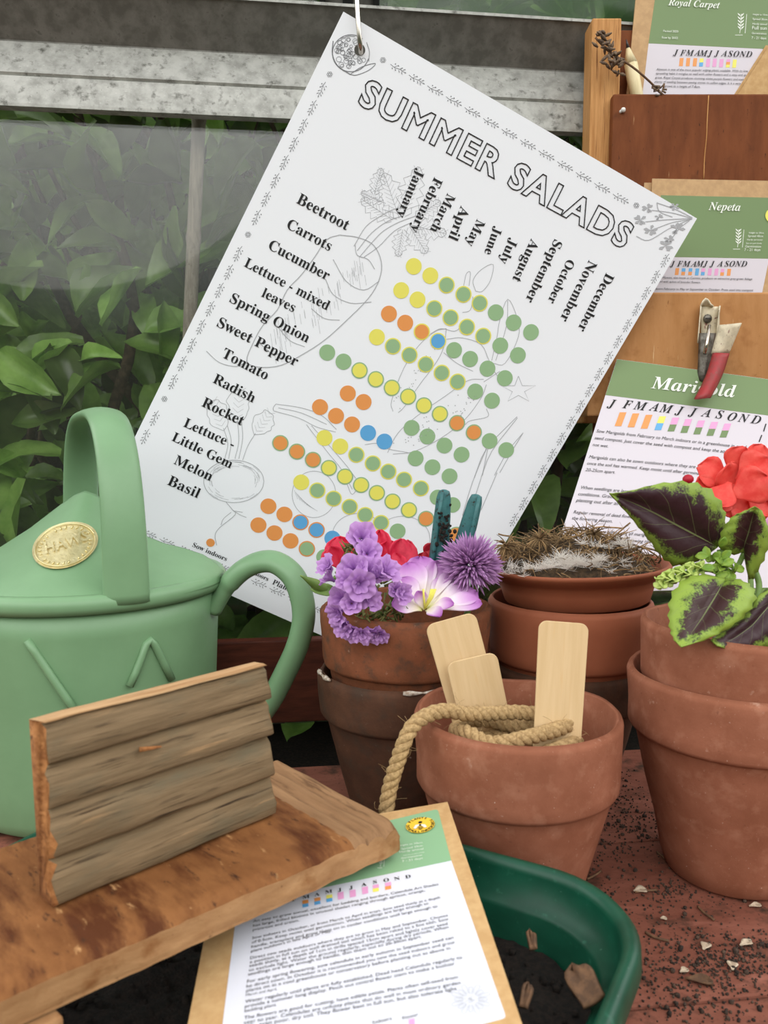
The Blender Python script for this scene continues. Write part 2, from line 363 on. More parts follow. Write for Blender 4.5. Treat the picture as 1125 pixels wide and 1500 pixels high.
mOldTop = mat('pale_pine_edge', S(160, 122, 84), .8, S(188, 152, 112), spec=.15, scale=22, stretch=(.35, 4, 4), bump=.3, bscale=60, bdist=.001, layers=[(S(110, 80, 52), 30, .58, .72, (.3, 4, 4))])  # paler wood tone for the upright's top edge
mEnd = mat('orange_end_grain', S(150, 96, 52), .85, S(186, 128, 76), scale=60, bump=.6, bscale=160, bdist=.002, layers=[(S(96, 62, 38), 80, .58, .7)])
mBase = mat('rusty_stained_wood', S(112, 70, 38), .75, S(146, 98, 58), spec=.15, scale=22, ramp_=(.3, .7), stretch=(1.2, .6, 1), bump=.3, bscale=130, bdist=.001,
            layers=[(S(84, 46, 24), 18, .47, .64, (1.6, .45, 1)), (S(70, 44, 28), 70, .60, .70, (1.6, .5, 1)), (S(204, 158, 108), 60, .64, .78, (1.6, .5, 1))])
mBaseF = mat('pale_sawn_wood', S(144, 104, 68), .8, S(172, 132, 92), spec=.15, scale=40, ramp_=(.3, .7), stretch=(.6, 1, 1.5), bump=.3, bscale=130, bdist=.001,
             layers=[(S(132, 88, 52), 30, .54, .72), (S(96, 66, 44), 110, .64, .74)])
mEndBand = mat('weathered_board_end', S(124, 92, 64), .85, S(156, 120, 86), spec=.15, scale=24, ramp_=(.3, .7), stretch=(4, .4, 2), bump=.4, bscale=60, bdist=.001, layers=[(S(78, 54, 38), 30, .56, .72, (4, .4, 2))])
mDirt = mat('crumb_dark', S(40, 30, 22), .95)

def glass_mat(name, haze, haze_col, rough=0.0, nscale=9):
    m = bpy.data.materials.new(name); m.use_nodes = True; t = m.node_tree; N = t.nodes; L = t.links; N.remove(N['Principled BSDF'])
    o = N['Material Output']; tr = N.new('ShaderNodeBsdfTransparent'); gl = N.new('ShaderNodeBsdfGlossy'); gl.inputs['Roughness'].default_value = rough
    fr = N.new('ShaderNodeFresnel'); fr.inputs[0].default_value = 1.52; mx = N.new('ShaderNodeMixShader')
    L.new(fr.outputs[0], mx.inputs[0]); L.new(tr.outputs[0], mx.inputs[1]); L.new(gl.outputs[0], mx.inputs[2])
    df = N.new('ShaderNodeBsdfDiffuse'); df.inputs[0].default_value = haze_col; m2 = N.new('ShaderNodeMixShader')
    co = N.new('ShaderNodeTexCoord'); n = N.new('ShaderNodeTexNoise'); n.inputs['Scale'].default_value = nscale; n.inputs['Detail'].default_value = 8
    L.new(co.outputs['Object'], n.inputs['Vector']); mr = N.new('ShaderNodeMapRange')
    mr.inputs['From Min'].default_value = .3; mr.inputs['From Max'].default_value = .75; mr.inputs['To Min'].default_value = haze * .4; mr.inputs['To Max'].default_value = haze * 1.6
    L.new(n.outputs['Fac'], mr.inputs['Value']); L.new(mr.outputs[0], m2.inputs[0]); L.new(mx.outputs[0], m2.inputs[1]); L.new(df.outputs[0], m2.inputs[2]); L.new(m2.outputs[0], o.inputs['Surface'])
    return m
mGlass = glass_mat('greenhouse_glass', .014, S(190, 195, 185))
mGlassD = glass_mat('grimy_glass', .45, S(66, 92, 58), rough=.15, nscale=14)

# ------------------------------------------------------------------ greenhouse wall: glass, rail, glazing bar (wall recedes slightly to the right)
TY = math.tan(math.radians(7.3))
WY0 = 0.576
def wall(px, py, dy=0.0):
    """point of the glazing plane (shifted dy towards the garden) seen at a pixel"""
    d = ray(px, py); t = (WY0 + dy) / (d.y - d.x * TY); return EYE + d * t
def wz(X, z, dy=0.0): return V(X, WY0 + dy + X * TY, z)
zt = [wall(560, y).z for y in (30, 87, 144, 190)]            # rail: top edge, shadow line, groove, lower edge
def pane(name, z0, z1, m, dy):
    b = MB(); x0, x1 = -.42, .42
    f = [wz(x0, z0, dy), wz(x1, z0, dy), wz(x1, z1, dy), wz(x0, z1, dy)]; k = [p + V(0, .003, 0) for p in f]
    b.add(f + k, [(0, 1, 2, 3), (7, 6, 5, 4), (0, 4, 5, 1), (1, 5, 6, 2), (2, 6, 7, 3), (3, 7, 4, 0)])
    return tag(b.build(name, m, loc=V(0, WY0 + dy, z0), sm=False), kind='structure')
pane('window_1', -.02, zt[2], mGlass, .0)
pane('window_2', zt[0] - .012, zt[0] + .16, mGlassD, .014)
rb = MB()
z0, z1, z2, z3 = zt
prof = [(.010, z0 + .0015), (-.017, z0 + .001), (-.017, z0 - .0008), (-.0155, z0 - .001), (.0035, z1 + .0008), (.003, z1 - .0003), (-.0085, z2 + .0015), (-.0072, z2), (-.0092, z2 - .001), (-.0125, z3 + .002), (-.0125, z3), (-.004, z3), (.0, z3 + .012), (.010, z0)]
n = len(prof); xs = [-.42 + .84 * i / 12 for i in range(13)]
vs = [wz(x, z, d) for x in xs for d, z in prof]
rb.add(vs, [(i * n + k, i * n + (k + 1) % n, (i + 1) * n + (k + 1) % n, (i + 1) * n + k) for i in range(12) for k in range(n)])
rb.mi = [1 if k in (2, 3, 4) else 0 for i in range(12) for k in range(n)]  # darker metal on the band under the lip paints in its shade
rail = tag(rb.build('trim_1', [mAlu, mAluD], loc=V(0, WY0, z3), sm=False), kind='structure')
bb = MB()
xa, xb_ = wall(477, 5).x, wall(549, 5).x
for (a, b_, d0, d1, mi) in ((xa, xb_, -.004, .008, 0), (xa - .0035, xa, -.007, .010, 1), (xb_ - .001, xb_ + .003, -.007, .010, 1), (lerp(xa, xb_, .36), lerp(xa, xb_, .56), -.010, -.003, 1)):
    q = [wz(x, z, d) for z in (z0 + .001, z0 + .16) for d in (d0, d1) for x in (a, b_)]
    bb.add(q, [(0, 2, 3, 1), (4, 5, 7, 6), (0, 1, 5, 4), (2, 6, 7, 3), (0, 4, 6, 2), (1, 3, 7, 5)], mi)
tag(bb.build('trim_2', [mAluD, mat('black_rubber', S(26, 26, 24), .6)], loc=wz(xa, z0)), kind='structure')

# bamboo cane behind the glass
cb = MB(); P0 = wall(292, 160, .02); P1 = wall(277, 500, .02); d = (P1 - P0)
P0 = P0 - d * .2; P1 = P1 + d * 1.05
pts = [P0 + (P1 - P0) * (i / 60) for i in range(61)]
cb.tube(pts, lambda t: .0046 + .0009 * sum(math.exp(-((t - q) / .007) ** 2) for q in (.1, .33, .56, .8)), 14)
tag(cb.build('bamboo_cane', mCane, loc=P1), 'weathered grey bamboo cane standing upright behind the greenhouse glass', 'cane')

# ------------------------------------------------------------------ hedge outside
hedge = thing('laurel_hedge', 'dense green laurel hedge with broad leaves outside the greenhouse glass', 'hedge', V(0, .8, 0))
fo = MB(); rr = random.Random(3)
def laurel(mb, pos, d, n, L, W, fold, curl):
    M = frame(pos, d, n); vs = []; NL = 7
    for j in range(NL + 1):
        t = j / NL; wd = W * (math.sin(PI * min(1, t * .97 + .02)) ** .75) * (1 - .25 * t)
        for sx in (-1, -.5, 0, .5, 1):
            x = sx * wd * .5; y = t * L; z = abs(sx) * wd * fold - curl * L * t * t + .04 * L * math.sin(t * 9 + sx * 2) * abs(sx)
            vs.append(M @ V(x, y, z))
    mb.add(vs, [(j * 5 + i, j * 5 + i + 1, j * 5 + i + 6, j * 5 + i + 5) for j in range(NL) for i in range(4)])
for k in range(3600):
    Y = .665 + (rr.random() ** 1.5) * .38; X = rr.uniform(-.52, .58) * (Y / .75); Z = rr.uniform(-.05, .72)
    L = rr.uniform(.036, .070)
    d = V(rr.gauss(0, .8), max(-.45, rr.gauss(-.25, .35)), rr.gauss(-.1, .7)); nn = V(rr.gauss(0, .45), -rr.uniform(.2, 1), rr.uniform(.25, 1))
    if d.length < .1: continue
    laurel(fo, V(X, Y + TY * X * .8, Z), d, nn, L, L * rr.uniform(.46, .66), rr.uniform(.1, .6), rr.uniform(-.15, .6))
fo.build('foliage', mLeaf, hedge)
br = MB()
for k in range(42):
    x = rr.uniform(-.45, .5); y = rr.uniform(.70, .95); P = [V(x, y, -.05)]
    for i in range(7): P.append(P[-1] + V(rr.gauss(0, .03), rr.gauss(0, .02), .11))
    br.tube(catmull(P, 3), lambda t, r0=rr.uniform(.003, .007): r0 * (1 - .6 * t), 6)
br.build('branches', mBranch, hedge)
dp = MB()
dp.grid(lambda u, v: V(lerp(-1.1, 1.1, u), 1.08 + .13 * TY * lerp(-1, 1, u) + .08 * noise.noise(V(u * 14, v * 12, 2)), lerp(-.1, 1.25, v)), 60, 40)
dp.build('dark_backing', mDeep, hedge)  # added sheet: blocks sky, its dark colour stands for shade between leaves
tag(MB().box((-1.5, .57, -.12), (1.5, 2, -.06)).build('ground_1', mSoil), kind='structure')

# ------------------------------------------------------------------ bench
bench = thing('workbench', 'reddish stained wooden potting bench top with soil crumbs under the pots', 'bench', V(0, .25, 0))
yaw = Matrix.Rotation(math.radians(7.3), 4, 'Z')
for k in range(6):
    y0 = .242 + (k - 4) * .105; b = MB(); M = Matrix.Translation(V(0, y0, -.018)) @ yaw
    b.box((-.6, .0008, 0), (.6, .1042, .018)); b.v = [p for p in b.v]
    o = b.build('plank', mBench, bench, M=Matrix.Translation(V(0, y0 - .25, -.018)) @ yaw, bevel=.0012, sm=False)
b = MB(); b.box((-.6, 0, 0), (.6, .010, .054))
b.build('upstand', mUpstand, bench, M=Matrix.Translation(V(0, .522 - .25, 0)) @ yaw, bevel=.001, sm=False)

# ------------------------------------------------------------------ terracotta pots
def pot_profile(r, h, band, base=.6, wall_=.0031, lip=.003, fill=.006):
    rb_ = r * base; hb = h - band; step = r * .085
    r_at = lambda z: lerp(rb_, r - step, z / hb)
    P = [(.0001, 0), (rb_ - .002, 0), (rb_, .0015)]
    P += [(r_at(hb * k / 8), hb * k / 8) for k in range(1, 8)]
    P += [(r_at(hb) - .0003, hb - .0008), (r_at(hb) + .0002, hb - .0001), (r - .0030, hb + .0001), (r - .0018, hb + .0008), (r - .0011, hb + .0022), (r - .0010, hb + .0060)]
    P += [(lerp(r - .0011, r, k / 4), lerp(hb + .0060, h - lip, k / 4)) for k in range(1, 5)]
    P += [(r - .0006, h - lip * .45), (r - .002, h - .0004), (r - wall_ * .6, h), (r - wall_, h - .001)]
    ri = r - wall_
    P += [(lerp(ri, rb_ - wall_ * .6, k / 8), lerp(h - .001, fill, k / 8)) for k in range(1, 9)]
    P += [(.0001, fill)]
    return P
def pot(label, c, r, h, band, m, base=.6, jit=.0, seed=0, tilt=None, group=None, name='terracotta_pot'):
    b = MB(); M = None
    if tilt: M = Matrix.Rotation(math.radians(tilt[0]), 3, 'X') @ Matrix.Rotation(math.radians(tilt[1]), 3, 'Y')
    b.lathe(pot_profile(r, h, band, base), c, 96, jit=jit, seed=seed, M=M)
    return tag(b.build(name, m, loc=c), label, 'pot', group)
FP = V(.0532, .32, 0)                                             # front pot
pot('terracotta pot in front holding twine and three wooden labels', FP, .0412, .0777, .030, mTerra, .62, .0005, 1)
RP = V(.150, .34, 0)                                              # right stack
pot('lower terracotta pot of the right-hand stack, standing on bench', RP, .0458, .0877, .026, mTerra, .60, .0005, 5)
pot('upper terracotta pot on the right holding coleus leaves', V(RP.x + .0008, RP.y, .0315), .0434, .0765, .0265, mTerra, .60, .0006, 9, tilt=(0, 1.5))
BP = V((829 - 562.5) / FPX * .432, .42, 0)                        # back stack under the seed heads
pot('lowest terracotta pot of back stack beneath the bowl of seed heads', BP, .0392, .0690, .022, mTerraD, .62, .0006, 12)
pot('second terracotta pot in back stack, directly beneath the shallow bowl', V(BP.x + .001, BP.y, .0305), .0418, .0715, .031, mPan, .60, .0004, 16)
LP = V((592 - 562.5) / FPX * .41, .40, 0)                         # old stack on the left
old_pot = pot('lower old sooty terracotta pot of the flower stack, lime crusted rim', LP, .0425, .0715, .023, mTerraD, .62, .0012, 21)
fp_ = pot('upper weathered terracotta pot filled with cut flowers', V(LP.x + .0005, LP.y, .031), .0420, .0720, .029, mTerraW, .62, .0014, 25)
for a0, a1 in ((190, 215), (268, 300), (318, 330)):
    lc = MB(); P = [LP + V(math.cos(math.radians(a)) * .0422, math.sin(math.radians(a)) * .0422, .0712) for a in range(a0, a1, 4)]
    lc.tube(P, lambda t: .0009 + .0005 * math.sin(t * 11), 6); lc.build('lime_crust', mChalk, old_pot)
# shallow bowl
pb = MB(); pc = V(BP.x + (841 - 829) / FPX * .43, BP.y, .1000)
pr = [(.0001, 0), (.034, 0), (.0365, .0015), (.0385, .008), (.0400, .0125), (.0418, .0135), (.0440, .0155), (.0468, .0175), (.0474, .0187), (.0468, .0197), (.0452, .0195), (.0425, .0165), (.038, .012), (.034, .004), (.0001, .003)]
pb.lathe(pr, pc, 96, M=Matrix.Rotation(math.radians(-2.2), 3, 'Y') @ Matrix.Rotation(math.radians(-1.0), 3, 'X'))
bowl = tag(pb.build('terracotta_saucer', mPan, loc=pc), 'shallow terracotta bowl on back stack heaped with dried seed heads', 'bowl')
# dried seed heads and fluff
sh = MB(); rr = random.Random(11); top = pc + V(0, 0, .0165)
sh.grid(lambda u, v: top + V(math.cos(2 * PI * u) * .040 * v, math.sin(2 * PI * u) * .038 * v, (.016 * (1 - v ** 2) + .007 * noise.noise(V(math.cos(2 * PI * u) * v * 3, math.sin(2 * PI * u) * v * 3, 1))) - .002), 40, 12, 1, closed_u=True, uv=False)
def mound(x, y):
    r2 = (x / .042) ** 2 + (y / .04) ** 2
    return .015 * max(0, 1 - r2) + .004 * noise.noise(V(x * 70, y * 70, 4)) + .002
for k in range(620):
    a = rr.uniform(0, 2 * PI); q = math.sqrt(rr.random()); x = math.cos(a) * q * .041; y = math.sin(a) * q * .038
    p = top + V(x, y, mound(x, y) - .001 + rr.uniform(0, .003)); d = V(rr.gauss(0, 1), rr.gauss(-.2, 1), rr.gauss(.35, .6)).normalized()
    P = [p]; cv = V(rr.gauss(0, .7), rr.gauss(0, .7), rr.gauss(-.25, .6)); st = rr.uniform(.0012, .0028)
    for i in range(5): d = (d + cv * .45).normalized(); P.append(P[-1] + d * st)
    r0 = rr.uniform(.00018, .0005); sh.tube(P, lambda t, r0=r0: r0 * (1.1 - .8 * t), 4, 0)
for k in range(9):                                                # long stalks curling over the heap
    x = rr.uniform(-.03, .03); y = rr.uniform(-.03, .0); p = top + V(x, y, mound(x, y) + .001); d = V(rr.choice((-1, 1)), rr.gauss(0, .5), rr.uniform(.0, .5)).normalized(); P = [p]
    for i in range(9): d = (d + V(0, 0, rr.gauss(-.06, .15)) + V(rr.gauss(0, .12), 0, 0)).normalized(); P.append(P[-1] + d * .003)
    sh.tube(P, .00042, 5, 0)
for (px, py) in ((790, 790), (742, 800), (905, 800), (870, 783)):  # curled husk rosettes
    c = at(px, py, BP.y - .012)
    for k in range(46):
        a = rr.uniform(0, 2 * PI); d = V(math.cos(a), -.3 + rr.gauss(0, .4), math.sin(a) * .8 + .2).normalized(); P = [c]
        for i in range(4): d = (d + V(0, 0, -.25)).normalized(); P.append(P[-1] + d * rr.uniform(.0014, .0026))
        sh.tube(P, lambda t: .0005 * (1.1 - .8 * t), 4, 0)
tag(sh.build('seed_head_heap', [mDry, mDryD], loc=top), 'heap of dried brown marigold seed heads in the shallow bowl', 'seed heads', kind='stuff')
ff = MB()
for (px, py, n_, r_) in ((760, 832, 40, .006), (785, 828, 60, .007), (808, 822, 90, .009), (826, 820, 120, .010), (845, 826, 80, .008), (862, 820, 90, .009), (905, 826, 30, .006), (888, 796, 50, .008), (912, 792, 60, .008), (745, 834, 26, .005)):
    c = at(px, py + 4, BP.y - .034 + (.012 if py < 800 else 0))
    cs = [c + V(rr.gauss(0, .0045), rr.gauss(0, .002), rr.gauss(0, .0012)) for _ in range(6)]
    for k in range(int(n_ * 2.2)):
        c = rr.choice(cs); d = V(rr.gauss(0, .75), rr.gauss(-.3, .4), rr.uniform(-.1, 1)).normalized(); l = .85 * r_ * rr.uniform(.25, 1); s = V(d.z, 0, -d.x) * .00009
        q = c + V(rr.gauss(0, .0006), rr.gauss(0, .0006), rr.gauss(0, .0003)); m_ = q + d * l * .6 + V(rr.gauss(0, .0006), 0, 0)
        ff.add([q - s, q + s, m_ - s, m_ + s, q + d * l + V(rr.gauss(0, .001), 0, 0)], [(0, 1, 3, 2), (2, 3, 4)])
tag(ff.build('seed_fluff', mFluff, loc=at(826, 826, BP.y - .034), sm=False), 'white downy seed fluff along the front of the dried heap', 'seed fluff', kind='stuff')

# ------------------------------------------------------------------ the poster
pTL, pTR, pBR, pBL = (503, 17), (1021, 320), (621, 997), (129, 780)
PP = Plane((-.02338, .48111, .41860), (.18436, .50917, .31018), (.02734, .53810, .01682))
pl_root = PP.pt((562, 520))
poster = thing('wall_chart', 'large white laminated chart headed SUMMER SALADS hanging askew from a hook', 'poster', pl_root)
hole = (527, 73)
def poster_sheet():
    outer = [PP.pt(p) for p in (pTL, pTR, pBR, pBL)]
    ho = PP.pt(hole); u = (PP.pt(pTR) - PP.pt(pTL)).normalized(); v = PP.n.cross(u)
    circ = [ho + (u * math.cos(2 * PI * k / 24) + v * math.sin(2 * PI * k / 24)) * .0031 for k in range(24)]
    bm = bmesh.new()
    o = [bm.verts.new(p) for p in outer]; c = [bm.verts.new(p) for p in circ]
    E_ = [bm.edges.new((o[i], o[(i + 1) % 4])) for i in range(4)] + [bm.edges.new((c[i], c[(i + 1) % 24])) for i in range(24)]
    bmesh.ops.triangle_fill(bm, use_beauty=True, edges=E_)
    bm.verts.index_update(); vs = [v.co.copy() for v in bm.verts]; fs = [tuple(v.index for v in f.verts) for f in bm.faces]; bm.free()
    b = MB(); n = len(vs)
    b.add(vs + [p - PP.n * .0007 for p in vs], fs + [tuple(n + i for i in f[::-1]) for f in fs])
    for lp, m_ in ((range(4), 4), (range(4, 28), 24)):
        lp = list(lp); b.f += [(lp[i], lp[(i + 1) % m_], n + lp[(i + 1) % m_], n + lp[i]) for i in range(m_)]; b.mi += [0] * m_
    return b
poster_sheet().build('sheet', mPoster, poster, sm=False)
t = MB(); ink_text(t, PP, 'SUMMER SALADS', (523, 150), (914, 364), 'outline', cap=37)
t.build('title_lettering', mInk, poster, sm=False)
t = MB()
for s, a, b in (('January', (609.9, 246), (581.2, 315.3)), ('February', (636.3, 258.8), (600.8, 336.5)), ('March', (655.5, 282.5), (629.5, 336.5)), ('April', (675, 301), (656.5, 348.4)),
                ('May', (698.8, 320.3), (681.9, 357)), ('June', (724, 330.8), (709, 370.3)), ('July', (746.7, 347.7), (731, 383)), ('August', (778, 349), (750, 409)),
                ('September', (812, 350), (769, 439.6)), ('October', (831, 378.8), (801.8, 441.3)), ('November', (862.6, 380.5), (819.7, 467.3)), ('December', (888, 399), (845.7, 481.8))):
    ink_text(t, PP, s, a, b, 'serif')
t.build('month_names', mInk, poster, sm=False)
t = MB()
for s, a, b in (('Beetroot', (433.6, 296.8), (507.2, 337.8)), ('Carrots', (418.9, 333.6), (482.2, 367.8)), ('Cucumber', (392, 364), (479, 411)), ('Lettuce - mixed', (356.8, 389.6), (479, 454.6)),
                ('leaves', (382.4, 433.8), (429.4, 457.4)), ('Spring Onion', (335.7, 441.8), (449.6, 502.2)), ('Sweet Pepper', (317.1, 477.6), (433, 536.8)), ('Tomato', (324.2, 522.4), (389.4, 556.6)),
                ('Radish', (311, 559.8), (370.4, 589.9)), ('Rocket', (294.6, 594.3), (353.6, 623.5)), ('Lettuce -', (268.1, 624.2), (340.5, 657)), ('Little Gem', (250.9, 644.7), (337.5, 686.2)),
                ('Melon', (253.9, 678.7), (308, 704.7)), ('Basil', (244.6, 709.3), (289.4, 729.7)), ('Sow indoors', (281.5, 800.3), (331.2, 822)), ('Sow outdoors', (343, 828), (392, 851)), ('Plant out', (398.4, 855), (440, 874))):
    ink_text(t, PP, s, a, b, 'serif')
t.build('crop_names', mInk, poster, sm=False)
z5 = lambda x, y: (380 + .3911 * x, 360 + .3911 * y)
z6 = lambda x, y: (180 + .3733 * x, 560 + .3733 * y)
zz = lambda x, y: (x, y)
DOTS = [(z5, 'y', (578, 77), (640, 112)), (z5, 'gy', (701, 147), (764, 182), (825, 215)), (z5, 'g', (885, 250), (952, 288), (1017, 324)),
        (z5, 'y', (531, 167), (592, 202)), (z5, 'gy', (655, 235), (716, 269), (777, 304), (838, 338)), (z5, 'g', (902, 374), (968, 410)),
        (z5, 'o', (485, 255), (546, 289)), (z5, 'oy', (608, 322)), (z5, 'by', (669, 357)), (z5, 'g', (729, 391), (789, 424), (854, 460), (919, 496)),
        (z5, 'y', (440, 342)), (z5, 'gy', (500, 376), (562, 409), (623, 444), (683, 476), (742, 509)), (z5, 'g', (808, 546), (871, 580)),
        (z5, 'g', (254, 400), (315, 434)), (z5, 'yg', (375, 467), (436, 500), (496, 532), (557, 565), (616, 598), (676, 630)), (z5, 'og', (740, 664), (803, 699)), (z5, 'g', (862, 731), (924, 765)),
        (z5, 'o', (331, 553), (390, 585)), (z5, 'g', (570, 682), (629, 714), (693, 748), (757, 782)),
        (z5, 'o', (227, 604), (287, 637), (347, 669)), (z5, 'b', (407, 701), (468, 733)), (z5, 'g', (585, 796), (648, 829), (712, 863)),
        (z6, 'y', (791, 218), (853, 251)), (zz, 'gy', (522, 666), (546.2, 678.7), (568.8, 690.6), (591.8, 702.4), (616.5, 715.2)), (zz, 'g', (641, 728.5), (663, 739.5)),
        (zz, 'og', (410.7, 649), (435, 661.5), (458.5, 673.5)), (zz, 'yg', (481.8, 685.4), (505.4, 698), (529, 710.4), (552, 722), (575, 734.4), (599, 747)), (zz, 'og', (624, 759.7), (646, 771.5), (668, 783)),
        (z6, 'y', (700, 392)), (z6, 'gy', (763, 424), (827, 456), (890, 488), (951, 520), (1013, 551)), (z6, 'g', (1078, 584)),
        (z6, 'o', (571, 486), (634, 518)), (z6, 'bo', (697, 549), (760, 579)), (z6, 'b', (822, 612)),
        (z6, 'o', (532, 560), (595, 591), (658, 622)), (z6, 'go', (722, 653)), (z6, 'g', (790, 685)),
        (zz, 'os', (308.4, 794.8)), (zz, 'bs', (422, 847.5)), (zz, 'ys', (366, 821))]
t = MB(); ci = {'y': 0, 'g': 1, 'o': 2, 'b': 3}
for fn, k, *ps in DOTS:
    for q in ps:
        q = fn(*q)
        if len(k) == 1: ink_dot(t, PP, q, 11.7, ci[k])
        elif k[1] == 's': ink_dot(t, PP, q, 6.2, ci[k[0]])
        else: ink_dot(t, PP, q, 12.0, ci[k[1]]); ink_dot(t, PP, q, 10.2, ci[k[0]], off=.0003)
t.build('sowing_dots', [mDotY, mDotG, mDotO, mDotB], poster, sm=False)
# border of little printed sprigs
t = MB(); rr = random.Random(2)
def sprig(mb, a, b, flip=1):
    ax, ay = a; dx, dy = b[0] - a[0], b[1] - a[1]; L_ = math.hypot(dx, dy); dx /= L_; dy /= L_; nx, ny = -dy, dx
    P = lambda u, v: (ax + dx * u * L_ + nx * v * L_ * flip, ay + dy * u * L_ + ny * v * L_ * flip)
    ink_line(mb, PP, [P(0, 0), P(.35, .05), P(.7, -.02), P(1, .02)], .7, 0)
    for u, s in ((.62, 1), (.66, -1), (.82, 1), (.86, -1), (1, 0)):
        c = P(u + .1, s * .14); w_ = .04
        e = P(u, s * .02); tip = P(u + .18, s * .20)
        ink_poly(mb, PP, [e, (c[0] + nx * w_ * L_, c[1] + ny * w_ * L_), tip, (c[0] - nx * w_ * L_, c[1] - ny * w_ * L_)], 0)
    for u, s in ((.18, 1), (.22, -1), (.42, 1), (.45, -1)): ink_dot(mb, PP, P(u + .05, s * .17), .9, 0, seg=8)
    ink_line(mb, PP, [P(.3, .03), P(.5, .2)], .5, 0, sm=0); ink_line(mb, PP, [P(.3, .03), P(.5, -.2)], .5, 0, sm=0)
def rosette(mb, c, r=4):
    for k in range(6):
        a = k * PI / 3; ink_line(mb, PP, [(c[0] + math.cos(a + d_) * r * s, c[1] + math.sin(a + d_) * r * s) for d_, s in ((-.5, .4), (-.3, 1), (.3, 1), (.5, .4))], .6, 0, sm=2)
    ink_line(mb, PP, [(c[0] + math.cos(q) * r * .4, c[1] + math.sin(q) * r * .4) for q in [k * .7 for k in range(10)]], .5, 0, sm=0)
def vine(a, b, n, roses=()):
    for i in range(n):
        t0, t1 = i / n, (i + .72) / n; p = (lerp(a[0], b[0], t0), lerp(a[1], b[1], t0)); q = (lerp(a[0], b[0], t1), lerp(a[1], b[1], t1))
        if i in roses: rosette(t, ((p[0] + q[0]) / 2, (p[1] + q[1]) / 2))
        else: sprig(t, p, q)
rosette(t, (561, 88)); rosette(t, (483, 109))
vine((572, 94), (925, 300), 13); rosette(t, (932, 301))
vine((477, 120), (205, 655), 20, (8, 17)); vine((980, 372), (745, 775), 17)
vine((180, 765), (610, 958), 16)
t.build('border_vines', mInkMid, poster, sm=False)
# pale vegetable drawings
t = MB()
z4 = lambda P: [(200 + .32 * x, 220 + .32 * y) for x, y in P]
z7 = lambda P: [(540 + .3378 * x, 220 + .3378 * y) for x, y in P]
Z5 = lambda P: [z5(*p) for p in P]; Z6 = lambda P: [z6(*p) for p in P]
ink_line(t, PP, z4([(930, 388), (870, 410), (815, 490), (755, 570), (690, 640), (645, 730), (580, 800), (535, 880), (505, 965), (560, 993), (660, 985), (760, 935), (860, 870), (950, 790), (1060, 680), (1112, 590), (1120, 510), (1085, 435), (1015, 400), (930, 388)]), 1.4)
for P in ([(505, 965), (460, 990), (380, 972), (320, 920)], [(865, 590), (900, 660), (980, 700), (1075, 695)], [(800, 725), (860, 770), (930, 778)], [(640, 800), (700, 870), (770, 900)], [(560, 880), (620, 930), (680, 930)], [(900, 500), (960, 600), (1040, 640), (1110, 600)], [(1000, 430), (1010, 480), (1060, 500), (1090, 545)],
          [(995, 440), (1050, 350), (1120, 300), (1180, 270), (1240, 262)], [(1020, 490), (1080, 420), (1130, 370), (1200, 330), (1280, 300)], [(1040, 490), (1110, 440), (1180, 370), (1260, 330)], [(1010, 460), (1075, 380), (1150, 325), (1220, 300)]):
    ink_line(t, PP, z4(P), 1.1)
rr = random.Random(8)
for k in range(70):                                               # hatching on the root
    s = rr.random(); c = (lerp(1050, 600, s) + rr.uniform(-60, 40), lerp(520, 900, s) + rr.uniform(-60, 40)); l = rr.uniform(25, 70)
    ink_line(t, PP, z4([c, (c[0] + l * .15, c[1] + l)]), .45, sm=0)
def leafy(c, ang, L_, W_, lobes=5):
    P = []
    for s in (-1, 1):
        rng = range(lobes * 2 + 1) if s < 0 else range(lobes * 2, -1, -1)
        for i in rng:
            u = i / (lobes * 2); wd = W_ * math.sin(PI * min(.96, u * .85 + .1)) * (1 if i % 2 else .55)
            x = u * L_; y = s * wd; P.append((c[0] + math.cos(ang) * x - math.sin(ang) * y, c[1] + math.sin(ang) * x + math.cos(ang) * y))
    ink_line(t, PP, P, .8, sm=0); ink_line(t, PP, [c, (c[0] + math.cos(ang) * L_, c[1] + math.sin(ang) * L_)], .6, sm=0)
    for i in range(1, lobes * 2):
        u = i / (lobes * 2); x = u * L_; b_ = (c[0] + math.cos(ang) * x, c[1] + math.sin(ang) * x)
        for s in (-1, 1): ink_line(t, PP, [b_, (b_[0] + math.cos(ang + s * .8) * W_ * .55, b_[1] + math.sin(ang + s * .8) * W_ * .55)], .4, sm=0)
for c, a, L_, W_ in (((585, 320), -1.9, 70, 22), ((590, 316), -1.25, 75, 20), ((575, 322), -2.55, 55, 17), ((610, 318), -.6, 42, 14), ((605, 330), .25, 50, 17), ((600, 332), 1.0, 46, 16), ((590, 336), 1.75, 40, 13), ((548, 285), -1.3, 40, 12), ((560, 296), -2.7, 34, 11)): leafy(c, a, L_, W_)
# beetroot
ink_line(t, PP, [(342.5 + math.cos(a) * 44, 705 + math.sin(a) * 31) for a in [k * 2 * PI / 24 for k in range(25)]], 1.0)
for k in range(46):
    a = rr.uniform(0, 2 * PI); q = rr.uniform(.7, .98); ink_line(t, PP, [(342.5 + math.cos(a + d_) * 44 * q, 705 + math.sin(a + d_) * 31 * q) for d_ in (-.18, 0, .18)], .45)
ink_line(t, PP, Z6([(405, 470), (430, 500), (440, 520), (380, 570), (362, 600), (368, 640)]), 1.0)
for P in ([(430, 500), (460, 520), (485, 530)], [(425, 510), (395, 535), (385, 560)], [(440, 505), (470, 510)], [(400, 300), (412, 240), (395, 180)], [(440, 300), (455, 230), (450, 150)], [(470, 305), (490, 250), (520, 200)], [(415, 300), (425, 230), (410, 170)], [(455, 300), (470, 220), (465, 150)]): ink_line(t, PP, Z6(P), .9)
